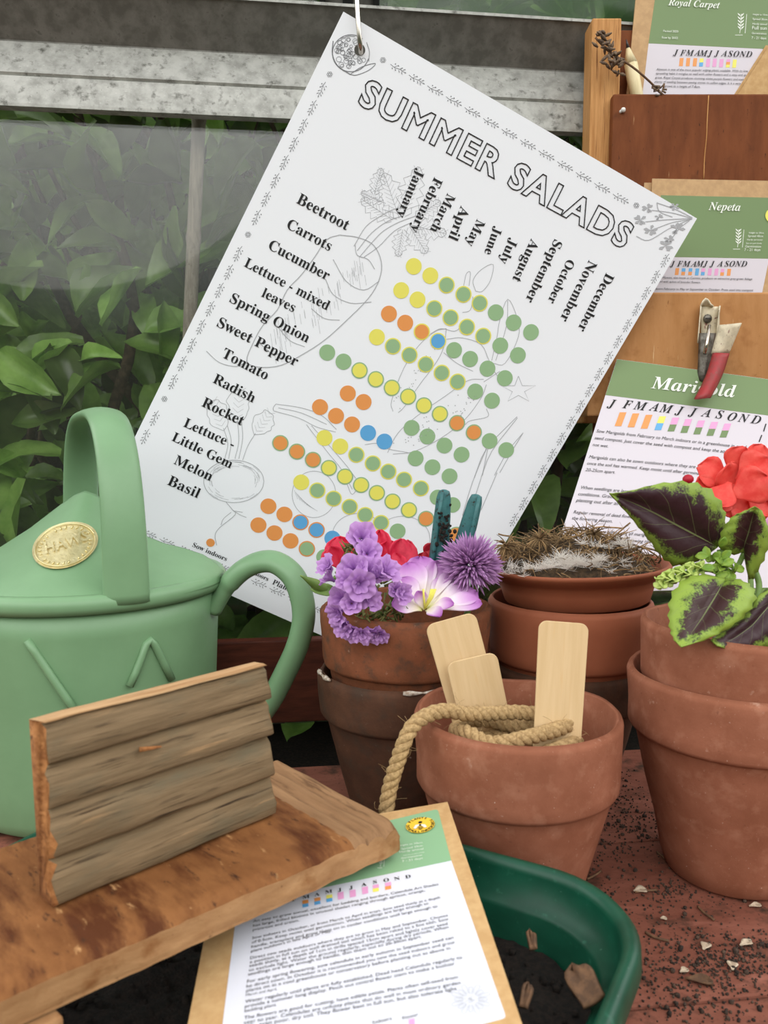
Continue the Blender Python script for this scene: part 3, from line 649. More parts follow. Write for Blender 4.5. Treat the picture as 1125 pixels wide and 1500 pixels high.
def blobleaf(c, ang, L_, W_, seed):
    r_ = random.Random(seed); P = [c]
    for s in (-1, 1):
        us = [k / 9 for k in range(1, 9)]; us = us if s < 0 else us[::-1]
        for u in us:
            wd = W_ * math.sin(PI * u) ** .7 * r_.uniform(.78, 1.15); x = u * L_; y = s * wd
            P.append((c[0] + math.cos(ang) * x - math.sin(ang) * y, c[1] + math.sin(ang) * x + math.cos(ang) * y))
    ink_line(t, PP, P + [c], .8)
    for k in range(6):
        u = (k + 1) / 7; b_ = (c[0] + math.cos(ang) * L_ * u, c[1] + math.sin(ang) * L_ * u)
        for s in (-1, 1): ink_line(t, PP, [b_, (b_[0] + math.cos(ang + s * .9) * W_ * .6, b_[1] + math.sin(ang + s * .9) * W_ * .6)], .4, sm=0)
blobleaf(z6(395, 190), -1.9, 52, 16, 1); blobleaf(z6(445, 160), -1.45, 54, 17, 2); blobleaf(z6(515, 205), -.95, 44, 15, 3)
# leek stalk, onions, cucumbers, peppers, seedlings
for P in ([(600, 85), (700, 100), (780, 130), (838, 185)], [(592, 112), (690, 140), (760, 175), (835, 195)], [(600, 85), (590, 100), (592, 112)], [(610, 100), (700, 120), (800, 165)], [(740, 170), (820, 260), (880, 330), (930, 400)], [(720, 165), (800, 270), (860, 345), (900, 420)], [(930, 400), (900, 440), (880, 400)]): ink_line(t, PP, Z6(P), .9)
for c, r_ in (((460, 724), (32, 34)), ((525, 784), (38, 32)), ((590, 790), (40, 34))):
    ink_line(t, PP, [(c[0] + math.cos(a) * r_[0], c[1] + math.sin(a) * r_[1]) for a in [k * 2 * PI / 20 for k in range(21)]], .8)
    for k in range(9): ink_line(t, PP, [(c[0] - r_[0] * .9 + k * 2.2, c[1] + k * 2.6 - 6), (c[0] - r_[0] * .9 + k * 3.6 + 5, c[1] + k * 2.2 + 7)], .4, sm=0)
for P in ([(500, 620), (495, 580), (540, 460), (600, 370), (660, 320), (700, 310)], [(520, 625), (545, 600), (600, 520), (660, 440), (690, 380), (700, 310)], [(480, 775), (520, 700), (600, 630), (700, 560), (780, 505), (840, 500)], [(500, 780), (580, 770), (680, 720), (770, 650), (830, 570), (850, 520)], [(395, 745), (440, 740), (480, 760), (560, 775)], [(840, 510), (870, 490), (900, 470)], [(850, 610), (855, 640), (790, 655), (770, 670)]): ink_line(t, PP, Z5(P), .9)
for k in range(60):
    s = rr.random(); c = (lerp(530, 800, s) + rr.uniform(-40, 40), lerp(740, 560, s) + rr.uniform(-30, 40)); ink_dot(t, PP, z5(*c), .9, 0, seg=6)
for k in range(30):
    s = rr.random(); c = (lerp(510, 680, s) + rr.uniform(-15, 20), lerp(590, 350, s) + rr.uniform(-20, 20)); ink_dot(t, PP, z5(*c), .8, 0, seg=6)
sp = [(970 + math.cos(-PI / 2 + k * PI / 5) * (68 if k % 2 == 0 else 24), 540 + math.sin(-PI / 2 + k * PI / 5) * (52 if k % 2 == 0 else 20)) for k in range(11)]
ink_line(t, PP, Z5(sp), .9, sm=0)
for P in ([(870, 430), (890, 340), (900, 280), (930, 200), (965, 270), (970, 340), (920, 440), (875, 440)], [(930, 205), (925, 300), (885, 430)], [(760, 250), (790, 240), (800, 190)], [(810, 170), (800, 130), (830, 90), (875, 70), (865, 130), (835, 170), (810, 170)], [(765, 150), (775, 105), (790, 100), (785, 150)], [(640, 330), (680, 310), (730, 320), (760, 300)], [(700, 350), (760, 345), (830, 370), (860, 430)], [(690, 400), (740, 440), (800, 470)], [(860, 430), (880, 470), (900, 500)]): ink_line(t, PP, Z5(P), .9)
for P in ([(805, 869), (850, 760), (965, 640)], [(830, 869), (870, 770), (966, 645)], [(880, 860), (930, 770), (988, 700)], [(900, 850), (945, 770), (985, 705)], [(855, 760), (835, 860)], [(760, 1010), (800, 880), (850, 760)], [(785, 1010), (830, 870)], [(830, 990), (890, 850)]): ink_line(t, PP, Z5(P), 1.0, sm=3)
t.build('vegetable_drawings', mInkGrey, poster, sm=False)
t = MB()                                                          # corner ornaments
cc = (514, 80)
ink_line(t, PP, [(cc[0] + math.cos(a) * 27, cc[1] + math.sin(a) * 27 - 2) for a in [.3 + k * .3 for k in range(18)]], 1.2)
for k in range(60):
    a = rr.uniform(0, 2 * PI); q = 23 * math.sqrt(rr.random()); c = (cc[0] + math.cos(a) * q, cc[1] + math.sin(a) * q - 2); r_ = rr.uniform(2, 4)
    if math.hypot(c[0] - hole[0], c[1] - hole[1]) > 11: ink_line(t, PP, [(c[0] + math.cos(b_) * r_, c[1] + math.sin(b_) * r_) for b_ in [j * 2 * PI / 6 for j in range(7)]], .6, sm=2)
ink_line(t, PP, [(513, 109), (530, 98), (550, 93), (540, 103), (522, 110), (513, 109)], 1.0); ink_line(t, PP, [(513, 109), (495, 97), (487, 80), (488, 60)], 1.5); ink_line(t, PP, [(500, 58), (510, 53), (520, 54)], .7); ink_line(t, PP, [(537, 62), (541, 76), (540, 90)], .9)
t.build('cauliflower_drawing', mInkMid, poster, sm=False)
t = MB()
for c, r_ in (((949, 305), 7), ((938, 322), 8), ((953, 337), 8), ((975, 360), 9), ((992, 335), 9), ((988, 303), 6), ((965, 318), 5), ((980, 350), 6)):
    for k in range(6):
        a = k * PI / 3 + rr.random(); ink_poly(t, PP, [c, (c[0] + math.cos(a - .35) * r_, c[1] + math.sin(a - .35) * r_ * .8), (c[0] + math.cos(a) * r_ * 1.35, c[1] + math.sin(a) * r_), (c[0] + math.cos(a + .35) * r_, c[1] + math.sin(a + .35) * r_ * .8)])
for P in ([(955, 308), (985, 312), (1014, 320)], [(945, 325), (975, 322), (1012, 320)], [(960, 335), (985, 326), (1014, 321)], [(932, 346), (950, 352), (980, 335), (1012, 321)], [(962, 297), (990, 307), (1014, 319)], [(980, 355), (995, 335), (1010, 323)], [(962, 297), (966, 310), (985, 318)]): ink_line(t, PP, P, 1.3)
t.build('corner_flower_drawing', mInkGrey, poster, sm=False)
# the hook it hangs from
hk = MB(); h0 = PP.pt(hole); dz = at(524, 40, h0.y).z
P = catmull([V(h0.x - .0005, h0.y + .006, h0.z + .006), V(h0.x + .0005, h0.y + .0035, h0.z + .0005), V(h0.x + .0006, h0.y - .002, h0.z - .0012), V(h0.x, h0.y - .0055, h0.z + .004), V(h0.x - .0012, h0.y - .006, h0.z + .02), V(h0.x - .002, h0.y - .002, h0.z + .045), V(h0.x - .001, h0.y + .014, h0.z + .066), V(h0.x + .001, h0.y + .035, h0.z + .066), V(h0.x + .001, h0.y + .043, h0.z + .05)], 8)
hk.tube(P, .00135, 10)
tag(hk.build('hook', mSteel, loc=h0), 'shiny wire hook through the punched corner of the chart', 'hook')

# ------------------------------------------------------------------ seed packet rack on the right
RDY = .020
atr = lambda px, py, Y: at(px, py, Y + RDY)
rack_root = V(.21, .55 + RDY, .21)
rack = thing('packet_rack', 'wooden rack of seed packets with dark upper and paler lower front boards', 'rack', rack_root)
def slab(name, px0, py0, px1, py1, Yf, th, m, bevel=.0006, z0=None, z1=None):
    Yf += RDY; a = at(px0, py1, Yf); c = at(px1, py0, Yf); b = MB(); b.box((a.x, Yf, a.z if z0 is None else z0), (c.x, Yf + th, c.z if z1 is None else z1))
    return b.build(name, m, rack, bevel=bevel, sm=False)
slab('back_panel', 870, 44, 1290, 640, .5585, .005, mRackD)
slab('batten', 853, 26, 911, 620, .538, .0205, mPost, .001)
slab('batten', 1240, 26, 1290, 620, .538, .0205, mPost, .001)
slab('upper_front_board', 889, 137, 1290, 470, .530, .0075, mRackD, .0012)
slab('lower_front_board', 860, 428, 1290, 610, .506, .007, mRackL, .0012)
slab('lower_front_board_side', 860, 432, 868, 610, .513, .017, mRackL)
slab('shelf', 868, 590, 1290, 606, .513, .017, mRackL)
sb = MB(); sb.tube(catmull([atr(x, y, .5298) for x, y in ((1038, 140), (1036, 175), (1035, 200), (1032, 232), (1031, 262))], 4), .00035, 5); sb.build('scratch', mPost, rack)
nb = MB(); q = atr(913, 161, .5285); nb.blob(q, .0016); nb.tube([q + V(-.0008, .0005, -.0004), q + V(-.0014, .002, -.0006)], .001, 8)
nb.build('pin', mNail, rack)
def packet(name, label, cat, pts, pl, th, m=mKraft, group=None):
    b = MB(); sheet(b, pl, pts, th); c = pl.pt(pts[0]); r_ = thing(name, label, cat, c, group)
    b.build('envelope', m, r_, sm=False); return r_
z3 = lambda x, y: (825 + .2667 * x, .2667 * y)
zq = lambda x, y: (825 + .2667 * x, 380 + .2667 * y)
def bars(mb, pl, lst, zf, w_, h_, slant, cols):
    for (x, y, c) in lst:
        k = len(c)
        for i, ch in enumerate(c):
            y0 = y + h_ * i / k; y1 = y + h_ * (i + 1) / k; s0 = -slant * i / k; s1 = -slant * (i + 1) / k
            ink_poly(mb, pl, [zf(x + s0, y0), zf(x + s1, y1), zf(x + s1 + w_, y1), zf(x + s0 + w_, y0)], cols[ch])
CB = {'o': 0, 'p': 1, 'b': 2, 'y': 3, 'g': 4}; MBAR = [mDotO, mPink, mDotB, mDotY, mLabelGreen]
def plant_icon(mb, pl, c, s, mi=0):
    ink_line(mb, pl, [(c[0] - s * .1, c[1] + s), (c[0], c[1]), (c[0] + s * .05, c[1] - s)], .8, mi)
    for u in (-.7, -.35, 0, .35, .65):
        for d_ in (-1, 1): ink_poly(mb, pl, [(c[0], c[1] + u * s), (c[0] + d_ * s * .28, c[1] + u * s - s * .24), (c[0] + d_ * s * .34, c[1] + u * s - s * .42), (c[0] + d_ * s * .08, c[1] + u * s - s * .24)], mi)
    ink_line(mb, pl, [(c[0] + s * .62, c[1] - s), (c[0] + s * .45, c[1] + s)], .7, mi, sm=0); ink_line(mb, pl, [(c[0] - s * .6, c[1] + s * 1.2), (c[0] + s * .2, c[1] + s * 1.2)], .7, mi, sm=0)
# upper packet
p1 = Plane(atr(950, 60, .556), atr(1120, 70, .556), atr(940, 135, .553))
k1 = packet('seed_packet', 'kraft seed packet with green and white label in the rack\'s upper pocket', 'seed packet', [(937, -60), (1300, -45), (1300, 200), (913, 190)], p1, .0012, mKraftD, 'seed packets')
t = MB(); sheet(t, p1, [(965, -40), (1180, -28), (1165, 74), (950, 63.5)], .0003, off=.0001); t.build('green_label', mLabelGreen, k1, sm=False)
t = MB(); sheet(t, p1, [(950, 63.7), (1165, 74.2), (1150, 180), (936, 180)], .0003, off=.0001); t.build('white_label', mLabelWhite, k1, sm=False)
t = MB(); ink_text(t, p1, 'Royal Carpet', (978, 8.5), (1053.5, 13), 'serifi', up=(.12, -1), off=.0006)
plant_icon(t, p1, z3(975, 130), 14)
for i, s in enumerate(('Height to 10cm', 'Spread 20cm', 'Hardy annual', 'Full sun', 'Germination', '7 - 21 days')): ink_text(t, p1, s, z3(1040 - i * 1.5, 86 + i * 26), z3(1120 - i * 1.5, 89 + i * 26), 'sans', off=.0006)
ink_text(t, p1, 'Packed 2020', z3(548, 178), z3(630, 181), 'sans', off=.0006); ink_text(t, p1, 'Sow by 2022', z3(540, 214), z3(628, 217), 'sans', off=.0006)
t.build('white_print', mLabelInkW, k1, sm=False)
t = MB()
for ch, x, y in (('J', 615, 293), ('F', 655, 295), ('M', 693, 295), ('A', 732, 295), ('M', 768, 297), ('J', 803, 298), ('J', 840, 298), ('A', 880, 298), ('S', 915, 300), ('O', 948, 301), ('N', 983, 302), ('D', 1017, 302)):
    ink_center(t, p1, ch, z3(x, y + 13), 8.6, (1, .03), up=(.12, -1), off=.0006)
for s, a, b in (('Alyssum is one of the most popular edging plants available. With its low', (510, 388), (1012, 398)), ('spreading habit it mingles so well with other flowers and is easy and qu', (507, 410), (1004, 420)), ('grow. Royal Carpet produces stunning violet purple flowers and mak', (503, 433), (990, 444)), ('plenty of seeding between paving stones to soften edges. It is a very', (500, 456), (972, 466)), ('as it grows to a height of 7-8cm.', (520, 479), (750, 485))):
    ink_text(t, p1, s, z3(*a), z3(*b), 'sans', up=(.3, -1), off=.0006)
t.build('black_print', mInk, k1, sm=False)
t = MB(); bars(t, p1, [(640, 319, 'o'), (677, 319, 'o'), (715, 320, 'o'), (750, 321, 'yb'), (787, 323, 'p'), (823, 323, 'p'), (860, 325, 'p'), (897, 326, 'poy'), (932, 328, 'y')], z3, 21, 45, 5, CB); t.build('month_bars', MBAR, k1, sm=False)
# plain envelopes in the upper pocket
for i, (off, lab) in enumerate(((.0, 'plain kraft envelope leaning at the right of the upper pocket, rear one'), (5, 'plain kraft envelope leaning at the right of the upper pocket, front one'))):
    pe = Plane(atr(1100, 100, .5535 - i * .0022), atr(1200, 100, .5535 - i * .0022), atr(1100, 180, .5505 - i * .0022))
    b = MB(); sheet(b, pe, [(1076 + off, 138), (1122 + off, 66), (1330, 110), (1270, 200), (1060, 200)], .0008)
    tag(b.build('kraft_envelope', mKraft, loc=pe.pt((1100, 110)), sm=False), lab, 'envelope', 'plain envelopes')
# lower pocket
p2 = Plane(atr(955, 261, .5265), atr(1125, 266, .5265), atr(955, 420, .5225))
p2b = Plane(atr(944, 267.5, .5290), atr(1125, 272, .5290), atr(944, 420, .5250))
b = MB(); sheet(b, p2b, [(944, 267.5), (1290, 272), (1285, 480), (930, 480)], .0008); tag(b.build('kraft_envelope', mKraftD, loc=p2b.pt((944, 268)), sm=False), 'plain kraft envelope mostly hidden directly behind the Nepeta packet', 'envelope', 'plain envelopes')
k2 = packet('seed_packet', 'kraft seed packet headed Nepeta in the rack\'s lower pocket', 'seed packet', [(955.7, 261.5), (1290, 268), (1275, 480), (945, 480)], p2, .0012, mKraftD, 'seed packets')
t = MB(); sheet(t, p2, [(968, 286), (1140, 290), (1126, 379), (960, 376)], .0003, off=.0001); t.build('green_label', mLabelGreen, k2, sm=False)
t = MB(); sheet(t, p2, [(960, 376.2), (1126.5, 379.2), (1110, 460), (948, 460)], .0003, off=.0001); t.build('white_label', mLabelWhite, k2, sm=False)
t = MB(); ink_text(t, p2, 'Nepeta', (1037, 308), (1083.7, 309.5), 'serifi', up=(.1, -1), off=.0006); plant_icon(t, p2, z3(962, 1310), 13)
for i, s in enumerate(('Height to 30cm', 'Spread 40cm', 'Hardy perennial', 'Sun or part shade', 'Germination', '7 - 21 days')): ink_text(t, p2, s, z3(1018 - i * 5, 1284 + i * 19), z3(1100 - i * 4, 1285 + i * 19), 'sans', off=.0006)
t.build('white_print', mLabelInkW, k2, sm=False)
t = MB()
for ch, x in (('J', 597), ('F', 638), ('M', 675), ('A', 713), ('M', 748), ('J', 778), ('J', 815), ('A', 857), ('S', 895), ('O', 925), ('N', 958), ('D', 990)): ink_center(t, p2, ch, zq(x, 40), 8.2, (1, .01), up=(.14, -1), off=.0006)
for s, a, b in (('Nepeta Mussini, also know as Catmint, produces an attractive grey-green foliage', (490, 105), (1036, 114)), ('dotted with spikes of lavender flowers.', (500, 127), (752, 132)), ('Sow indoors February to May or September to October. Press seed into compost', (455, 167), (1040, 176))):
    ink_text(t, p2, s, zq(*a), zq(*b), 'sans', up=(.25, -1), off=.0006)
t.build('black_print', mInk, k2, sm=False)
t = MB(); bars(t, p2, [(617, 48, 'o'), (652, 49, 'bo'), (690, 49, 'bo'), (727, 50, 'b'), (760, 50, 'pb'), (797, 50, 'p'), (833, 51, 'p'), (866, 52, 'po'), (902, 52, 'o')], zq, 20, 38, 5, CB); t.build('month_bars', MBAR, k2, sm=False)
t = MB(); ink_dot(t, p2, (1131, 316), 10.5, 0, .0006); ink_dot(t, p2, (1131, 316), 6, 1, .0007); t.build('round_emblem', [mDotY, mInk], k2, sm=False)

# marigold card clipped on the lower board
p3 = Plane(atr(903.7, 526, .5035), atr(1125, 555.5, .4930), atr(825, 774.7, .470))
k3 = thing('planting_card', 'folded white card headed Marigold held by the red jawed clip', 'card', p3.pt((903.7, 526)))
b = MB(); sheet(b, p3, [(903.7, 526), (1250, 572), (1150, 860), (794, 870)], .0006); b.build('card_sheet', mLabelWhite, k3, sm=False)
t = MB(); sheet(t, p3, [(903.9, 526.3), (1250, 572.3), (1232, 622), (887, 578.7)], .0002, off=.0001); t.build('green_header', mLabelGreen, k3, sm=False)
t = MB(); ink_text(t, p3, 'Marigold', (953, 569), (1077.5, 583), 'serifi', cap=20, off=.0006); t.build('white_print', mLabelInkW, k3, sm=False)
t = MB()
for ch, x, y in (('J', 260, 790), ('F', 347, 795), ('M', 418, 803), ('A', 492, 808), ('M', 560, 818), ('J', 632, 828), ('J', 705, 836), ('A', 778, 840), ('S', 853, 850), ('O', 922, 862), ('N', 985, 870), ('D', 1052, 878)): ink_center(t, p3, ch, zq(x, y + 24), 13.5, (1, .125), up=(.3, -.95))
for s, a, b in (('Sow Marigolds from February to March indoors or in a greenhouse in good', (180, 950), (1000, 1040)), ('seed compost. Just cover the seed with compost and keep the soil damp but', (170, 988), (1010, 1076)), ('not wet.', (160, 1025), (245, 1034)),
                ('Marigolds can also be sown outdoors where they are to flower', (140, 1092), (835, 1158)), ('once the soil has warmed. Keep moist until after germination. Thin to', (128, 1127), (880, 1196)), ('20-25cm apart.', (120, 1163), (283, 1178)),
                ('When seedlings are large enough to handle, grow on in cooler', (92, 1260), (780, 1318)), ('conditions. Gradually acclimatise to outdoor conditions before', (80, 1296), (790, 1354)), ('planting out after all risk of frost.', (70, 1331), (450, 1362)),
                ('Regular removal of dead flower heads will prolong', (55, 1395), (590, 1440)), ('the flowering season.', (45, 1428), (268, 1446)), ('While the petals are edible, not all marigolds are so', (20, 1488), (560, 1530)), ('check before use. Pinch out the growing tips', (10, 1522), (480, 1560)), ('to make bushy plants with more flowers.', (0, 1556), (440, 1592)),
                ('The', (1093, 1064), (1135, 1070)), ('Typical', (1084, 1098), (1150, 1108))):
    ink_text(t, p3, s, zq(*a), zq(*b), 'sans', up=(.45, -.95), cap=None)
ink_line(t, p3, [zq(1113, 903), zq(1100, 945)], 1.6, sm=0, off=.0003); ink_line(t, p3, [zq(1090, 965), zq(1075, 1003)], 1.6, sm=0, off=.0003)
t.build('black_print', mInk, k3, sm=False)
t = MB(); bars(t, p3, [(310, 840, 'o'), (381, 846, 'o'), (453, 854, 'o'), (528, 862, 'yb'), (600, 869, 'pg'), (671, 877, 'pg'), (742, 885, 'pg'), (814, 893, 'pg'), (886, 902, 'pg')], zq, 37, 76, 28, CB); t.build('month_bars', MBAR, k3, sm=False)
# the clip
zc = lambda x, y, Y: atr(960 + .14667 * x, 400 + .14667 * y, Y)
ck = thing('spring_clip', 'old metal spring clip with worn red jaw screwed to the lower board', 'clip', zc(530, 470, .503))
b = MB(); Yb = .5045
b.grid(lambda u, v: zc(lerp(455, 640, u), lerp(335, 800, v), Yb - .0004), 4, 6)
b.grid(lambda u, v: zc(lerp(455, 425, v), lerp(330, 700, v), Yb - u * .007 * (1 - .3 * v)), 3, 6)
b.grid(lambda u, v: zc(lerp(645, 610, v), lerp(325, 640, v), Yb - u * .007 * (1 - .4 * v)), 3, 6)
b.grid(lambda u, v: zc(lerp(450, 580, u), 330 - 80 * math.sin(PI * min(1, u * 1.15)) * v, Yb - .0006 - .004 * v), 6, 4)
b.build('bracket', mCream, ck, solid=.0008)
b = MB(); sc = zc(522, 455, Yb - .0016); b.blob(sc, .0028, sq=(1, .45, 1), seg=16); b.box((sc.x - .0018, sc.y - .0016, sc.z - .0003), (sc.x + .0018, sc.y - .001, sc.z + .0003), 1)
b.build('screw', [mSteelD, mLead], ck)
b = MB()
b.grid(lambda u, v: zc(lerp(lerp(440, 600, u), lerp(420, 560, u), v), lerp(600, 1080, v), Yb - .0055 - .003 * math.sin(PI * u) - .002 * v), 8, 8)
b.build('body', mSteelD, ck, solid=.0008)
b = MB(); b.tube([zc(540, 520, Yb - .007), zc(515, 700, Yb - .0095), zc(495, 805, Yb - .010)], .0011, 8); b.build('spring', mSteel, ck)
b = MB()
b.grid(lambda u, v: zc(lerp(lerp(640, 860, u), lerp(560, 730, u), v) , lerp(lerp(520, 498, u), 805, v), Yb - .010 - .006 * (1 - v) * u - .003 * math.sin(PI * u)), 10, 8)
b.build('lever', mCream, ck, solid=.0009)
b = MB()
b.grid(lambda u, v: zc(lerp(lerp(575, 735, u), lerp(390, 545, u), v) + 22 * math.sin(PI * v), lerp(800, lerp(1260, 1248, u), v), Yb - .0115 - .004 * math.sin(PI * u) - .010 * v), 8, 12)
b.build('jaw', mRedPaint, ck, solid=.0009)

# pencil and lavender standing in the rack
pn = MB(); a = atr(917.5, 58, .545); c = atr(936, 160, .549)
d = (c - a)
pn.tube([a, a + d * .12], lambda t: .0003 + .0009 * t, 10, 1); pn.tube([a + d * .12, a + d * .34], lambda t: .0012 + .0030 * t, 6); pn.tube([a + d * .34, a + d * 1.3], .0042, 6)
tag(pn.build('pencil', [mPencil, mLead], loc=c), 'pale wooden pencil standing point up in the upper pocket', 'pencil')
lv = thing('lavender_sprig', 'dried lavender sprig leaning out of the upper pocket across the batten', 'dried flower', atr(972, 138, .532))
b = MB(); st = catmull([atr(978, 146, .536), atr(950, 118, .528), atr(925, 97, .527), atr(893, 76, .527), atr(872, 55, .527)], 6); b.tube(st, .0007, 6)
b.tube([atr(972, 140, .532), atr(962, 132, .530), atr(955, 126, .529)], .0005, 5); b.tube([atr(973, 122, .528), atr(971, 135, .53)], .0006, 5); b.build('stalk', mTwig, lv)
rr = random.Random(4)
b = MB()
for cx, cy, n_ in ((880, 52, 9), (884, 64, 9), (893, 77, 11), (903, 90, 12), (908, 100, 7), (898, 98, 6)):
    for k in range(n_):
        c = atr(cx + rr.gauss(0, 4), cy + rr.gauss(0, 4), .526 + rr.gauss(0, .002)); d = V(rr.gauss(0, 1), rr.gauss(-.3, .8), rr.gauss(.1, 1)).normalized()
        b.tube([c, c + d * .0025, c + d * .005], lambda t: .0010 * (1 - .75 * abs(t - .45) * 2) + .0002, 5)
b.build('flower_spike', mLav, lv)
b = MB()
for k in range(14):
    c = atr(964 + rr.gauss(0, 5), 132 + rr.gauss(0, 3), .529); d = V(rr.gauss(0, 1), rr.gauss(-.3, .5), rr.gauss(.3, .5)).normalized(); b.tube([c, c + d * .003], .0006, 4)
b.build('husk', mLav, lv)

# ------------------------------------------------------------------ wooden labels and twine in the front pot
def plant_label(label, px_top, px_w, px_bot, Yt, Yb_, th=.0011, width=None):
    """round cornered wooden stick: top centre pixel, bottom centre pixel, width in pixels at the top"""
    T = at(*px_top, Yt); B_ = at(*px_bot, Yb_); d = (T - B_).normalized(); L_ = (T - B_).length
    n = V(.05, -1, .15); M = frame(B_, d, n)
    wd = px_w / FPX * (T - EYE).length * .98; r_ = wd * .17
    out_ = []
    for cx, cy, a0 in ((wd / 2 - r_, L_ - r_, 0), (-wd / 2 + r_, L_ - r_, 90)):
        for k in range(7):
            a = math.radians(a0 + k * 15); out_.append((cx + r_ * math.cos(a), cy + r_ * math.sin(a)))
    out_ += [(-wd / 2 * .93, 0), (wd / 2 * .93, 0)]
    n_ = len(out_); b = MB()
    b.add([V(x, y, th / 2) for x, y in out_] + [V(x, y, -th / 2) for x, y in out_], [tuple(range(n_)), tuple(range(2 * n_ - 1, n_ - 1, -1))] + [((i + 1) % n_, i, n_ + i, n_ + (i + 1) % n_) for i in range(n_)])
    o = b.build('plant_label', mStick, loc=V(0, 0, 0), sm=False, bevel=.0003); o.matrix_world = M
    return tag(o, label, 'plant label', 'wooden plant labels')
plant_label('pale wooden label tilted left, rearmost of the two overlapping', (659, 906), 77, (712, 1100), .338, .330)
plant_label('pale wooden label leaning left, overlapping in front of another', (690, 963), 76, (720, 1096), .329, .325)
plant_label('pale wooden label standing upright on its own, right side of pot', (826, 911), 73, (815, 1106), .313, .303)
def rope(mb, path, r=.0029, pitch=.0105, sub=10):
    P = catmull(path, sub); D = [0]
    for i in range(1, len(P)): D.append(D[-1] + (P[i] - P[i - 1]).length)
    tot = D[-1]; n = int(tot / .0011) + 2; Q = []; j = 0
    for i in range(n):
        s_ = tot * i / (n - 1)
        while j < len(D) - 2 and D[j + 1] < s_: j += 1
        Q.append(P[j].lerp(P[j + 1], (s_ - D[j]) / max(1e-9, D[j + 1] - D[j])))
    prev = None; F = []
    for i, p in enumerate(Q):
        t = (Q[min(i + 1, n - 1)] - Q[max(0, i - 1)]).normalized()
        a = t.orthogonal().normalized() if prev is None else (prev - t * prev.dot(t)).normalized(); prev = a; F.append((p, a, t.cross(a), t))
    for k in range(3):
        S_ = []
        for i, (p, a, b_, t) in enumerate(F):
            ph = 2 * PI * (k / 3 + tot * i / (n - 1) / pitch); S_.append(p + (a * math.cos(ph) + b_ * math.sin(ph)) * r * .52)
        mb.tube(S_, r * .56, 7)
    for q in range(int(tot / .0016)):                             # loose fibres
        i = rr.randrange(n); p, a, b_, t = F[i]; ph = rr.uniform(0, 2 * PI); o = a * math.cos(ph) + b_ * math.sin(ph)
        d = (o + t * rr.uniform(-1, 1)).normalized(); X = [p + o * r * .8]; cv = V(rr.gauss(0, .4), rr.gauss(0, .4), rr.gauss(0, .4))
        for s_ in range(5): d = (d + cv).normalized(); X.append(X[-1] + d * rr.uniform(.0004, .0016))
        mb.tube(X, .00007, 3, caps=False)
rr = random.Random(12); tw = MB(); cz = .0705
pth = []
for k in range(46):
    a = k * .47 + 2.4; ra = .0262 - .0001 * k + .002 * math.sin(k * 1.3); pth.append(V(FP.x - .004 + math.cos(a) * ra, FP.y - .0125 + math.sin(a) * ra * .62, cz - .018 + k * .0005 + .0012 * math.sin(k * 2.1)))
pth += [V(FP.x + .018, FP.y - .012, cz + .0055), V(FP.x + .002, FP.y - .006, cz + .0075), at(690, 1046, .306), at(655, 1041, .303), at(628, 1047, .3005), at(606, 1062, .2965), at(593, 1085, .2935), at(581, 1120, .292), at(572, 1150, .2915), at(567, 1178, .2905), at(566, 1210, .2895), at(575, 1240, .288)]
rope(tw, pth)
tag(tw.build('twine', mRope, loc=V(FP.x, FP.y, cz)), 'rough jute twine coiled in the front pot and trailing over its rim', 'twine')
pkd = MB(); pkd.lathe([(.0001, .0), (.0225, 0), (.0270, .006), (.0285, .012), (.024, .019), (.0001, .021)], V(FP.x, FP.y, .033), 40, jit=.003)
tag(pkd.build('twine_ball', mRope, loc=V(FP.x, FP.y, .033)), 'ball of jute twine filling the front pot under the coil', 'twine')

# ------------------------------------------------------------------ watering can
WC = V(-.153, .42, 0); WR = .070; ZR = .114
can = thing('watering_can', 'sage green plastic watering can with hoop handle and gold badge', 'watering can', WC)
b = MB()
b.lathe([(.0001, .001), (.058, .001), (.0605, .003), (.0620, .008)] + [(lerp(.0620, .0668, k / 8), lerp(.008, ZR - .006, k / 8)) for k in range(1, 9)] + [(.0640, ZR - .006), (.0595, .01), (.0001, .008)], WC, 96)
b.build('body', mCan, can)
b = MB(); b.lathe([(.0650, ZR - .0072), (.0690, ZR - .0068), (.0706, ZR - .0040), (.0704, ZR - .0010), (.0690, ZR + .0012), (.0660, ZR + .0018), (.0640, ZR), (.0640, ZR - .006)], WC, 96)
b.build('rim', mCan, can)
ED = [(-.0700, 0), (-.060, .0045), (-.044, .0125), (-.028, .0225), (-.012, .0345), (-.004, .0400), (.001, .0418), (.006, .0400), (.014, .0335), (.022, .0255), (.030, .0188), (.040, .0147), (.050, .0122), (.060, .0088), (.066, .0045), (.0700, 0)]
def edge_z(x):
    for (x0, a), (x1, c) in zip(ED, ED[1:]):
        if x <= x1: return lerp(a, c, (x - x0) / (x1 - x0))
    return 0
def hood(u, v):
    x = -.0685 + .137 * u; x *= .0702 / .0685; yf = -math.sqrt(max(0, .0704 ** 2 - x * x)); e = edge_z(x)
    return WC + V(x, yf * (1 - v) + .001, ZR - .0030 + .0036 * (1 - math.exp(-v * 9)) + max(0, e - .0003) * (v ** 1.15))
b = MB(); b.grid(hood, 80, 40)
ho = b.build('hood', mCan, can, solid=.0016)
tree = BVHTree.FromPolygons(b.v, b.f)
def on_hood(px, py, off=.0012):
    loc, nrm, _, _ = tree.ray_cast(EYE, ray(px, py).normalized())
    if loc is None: return None
    if nrm.dot(EYE - loc) < 0: nrm = -nrm
    return loc + nrm * off
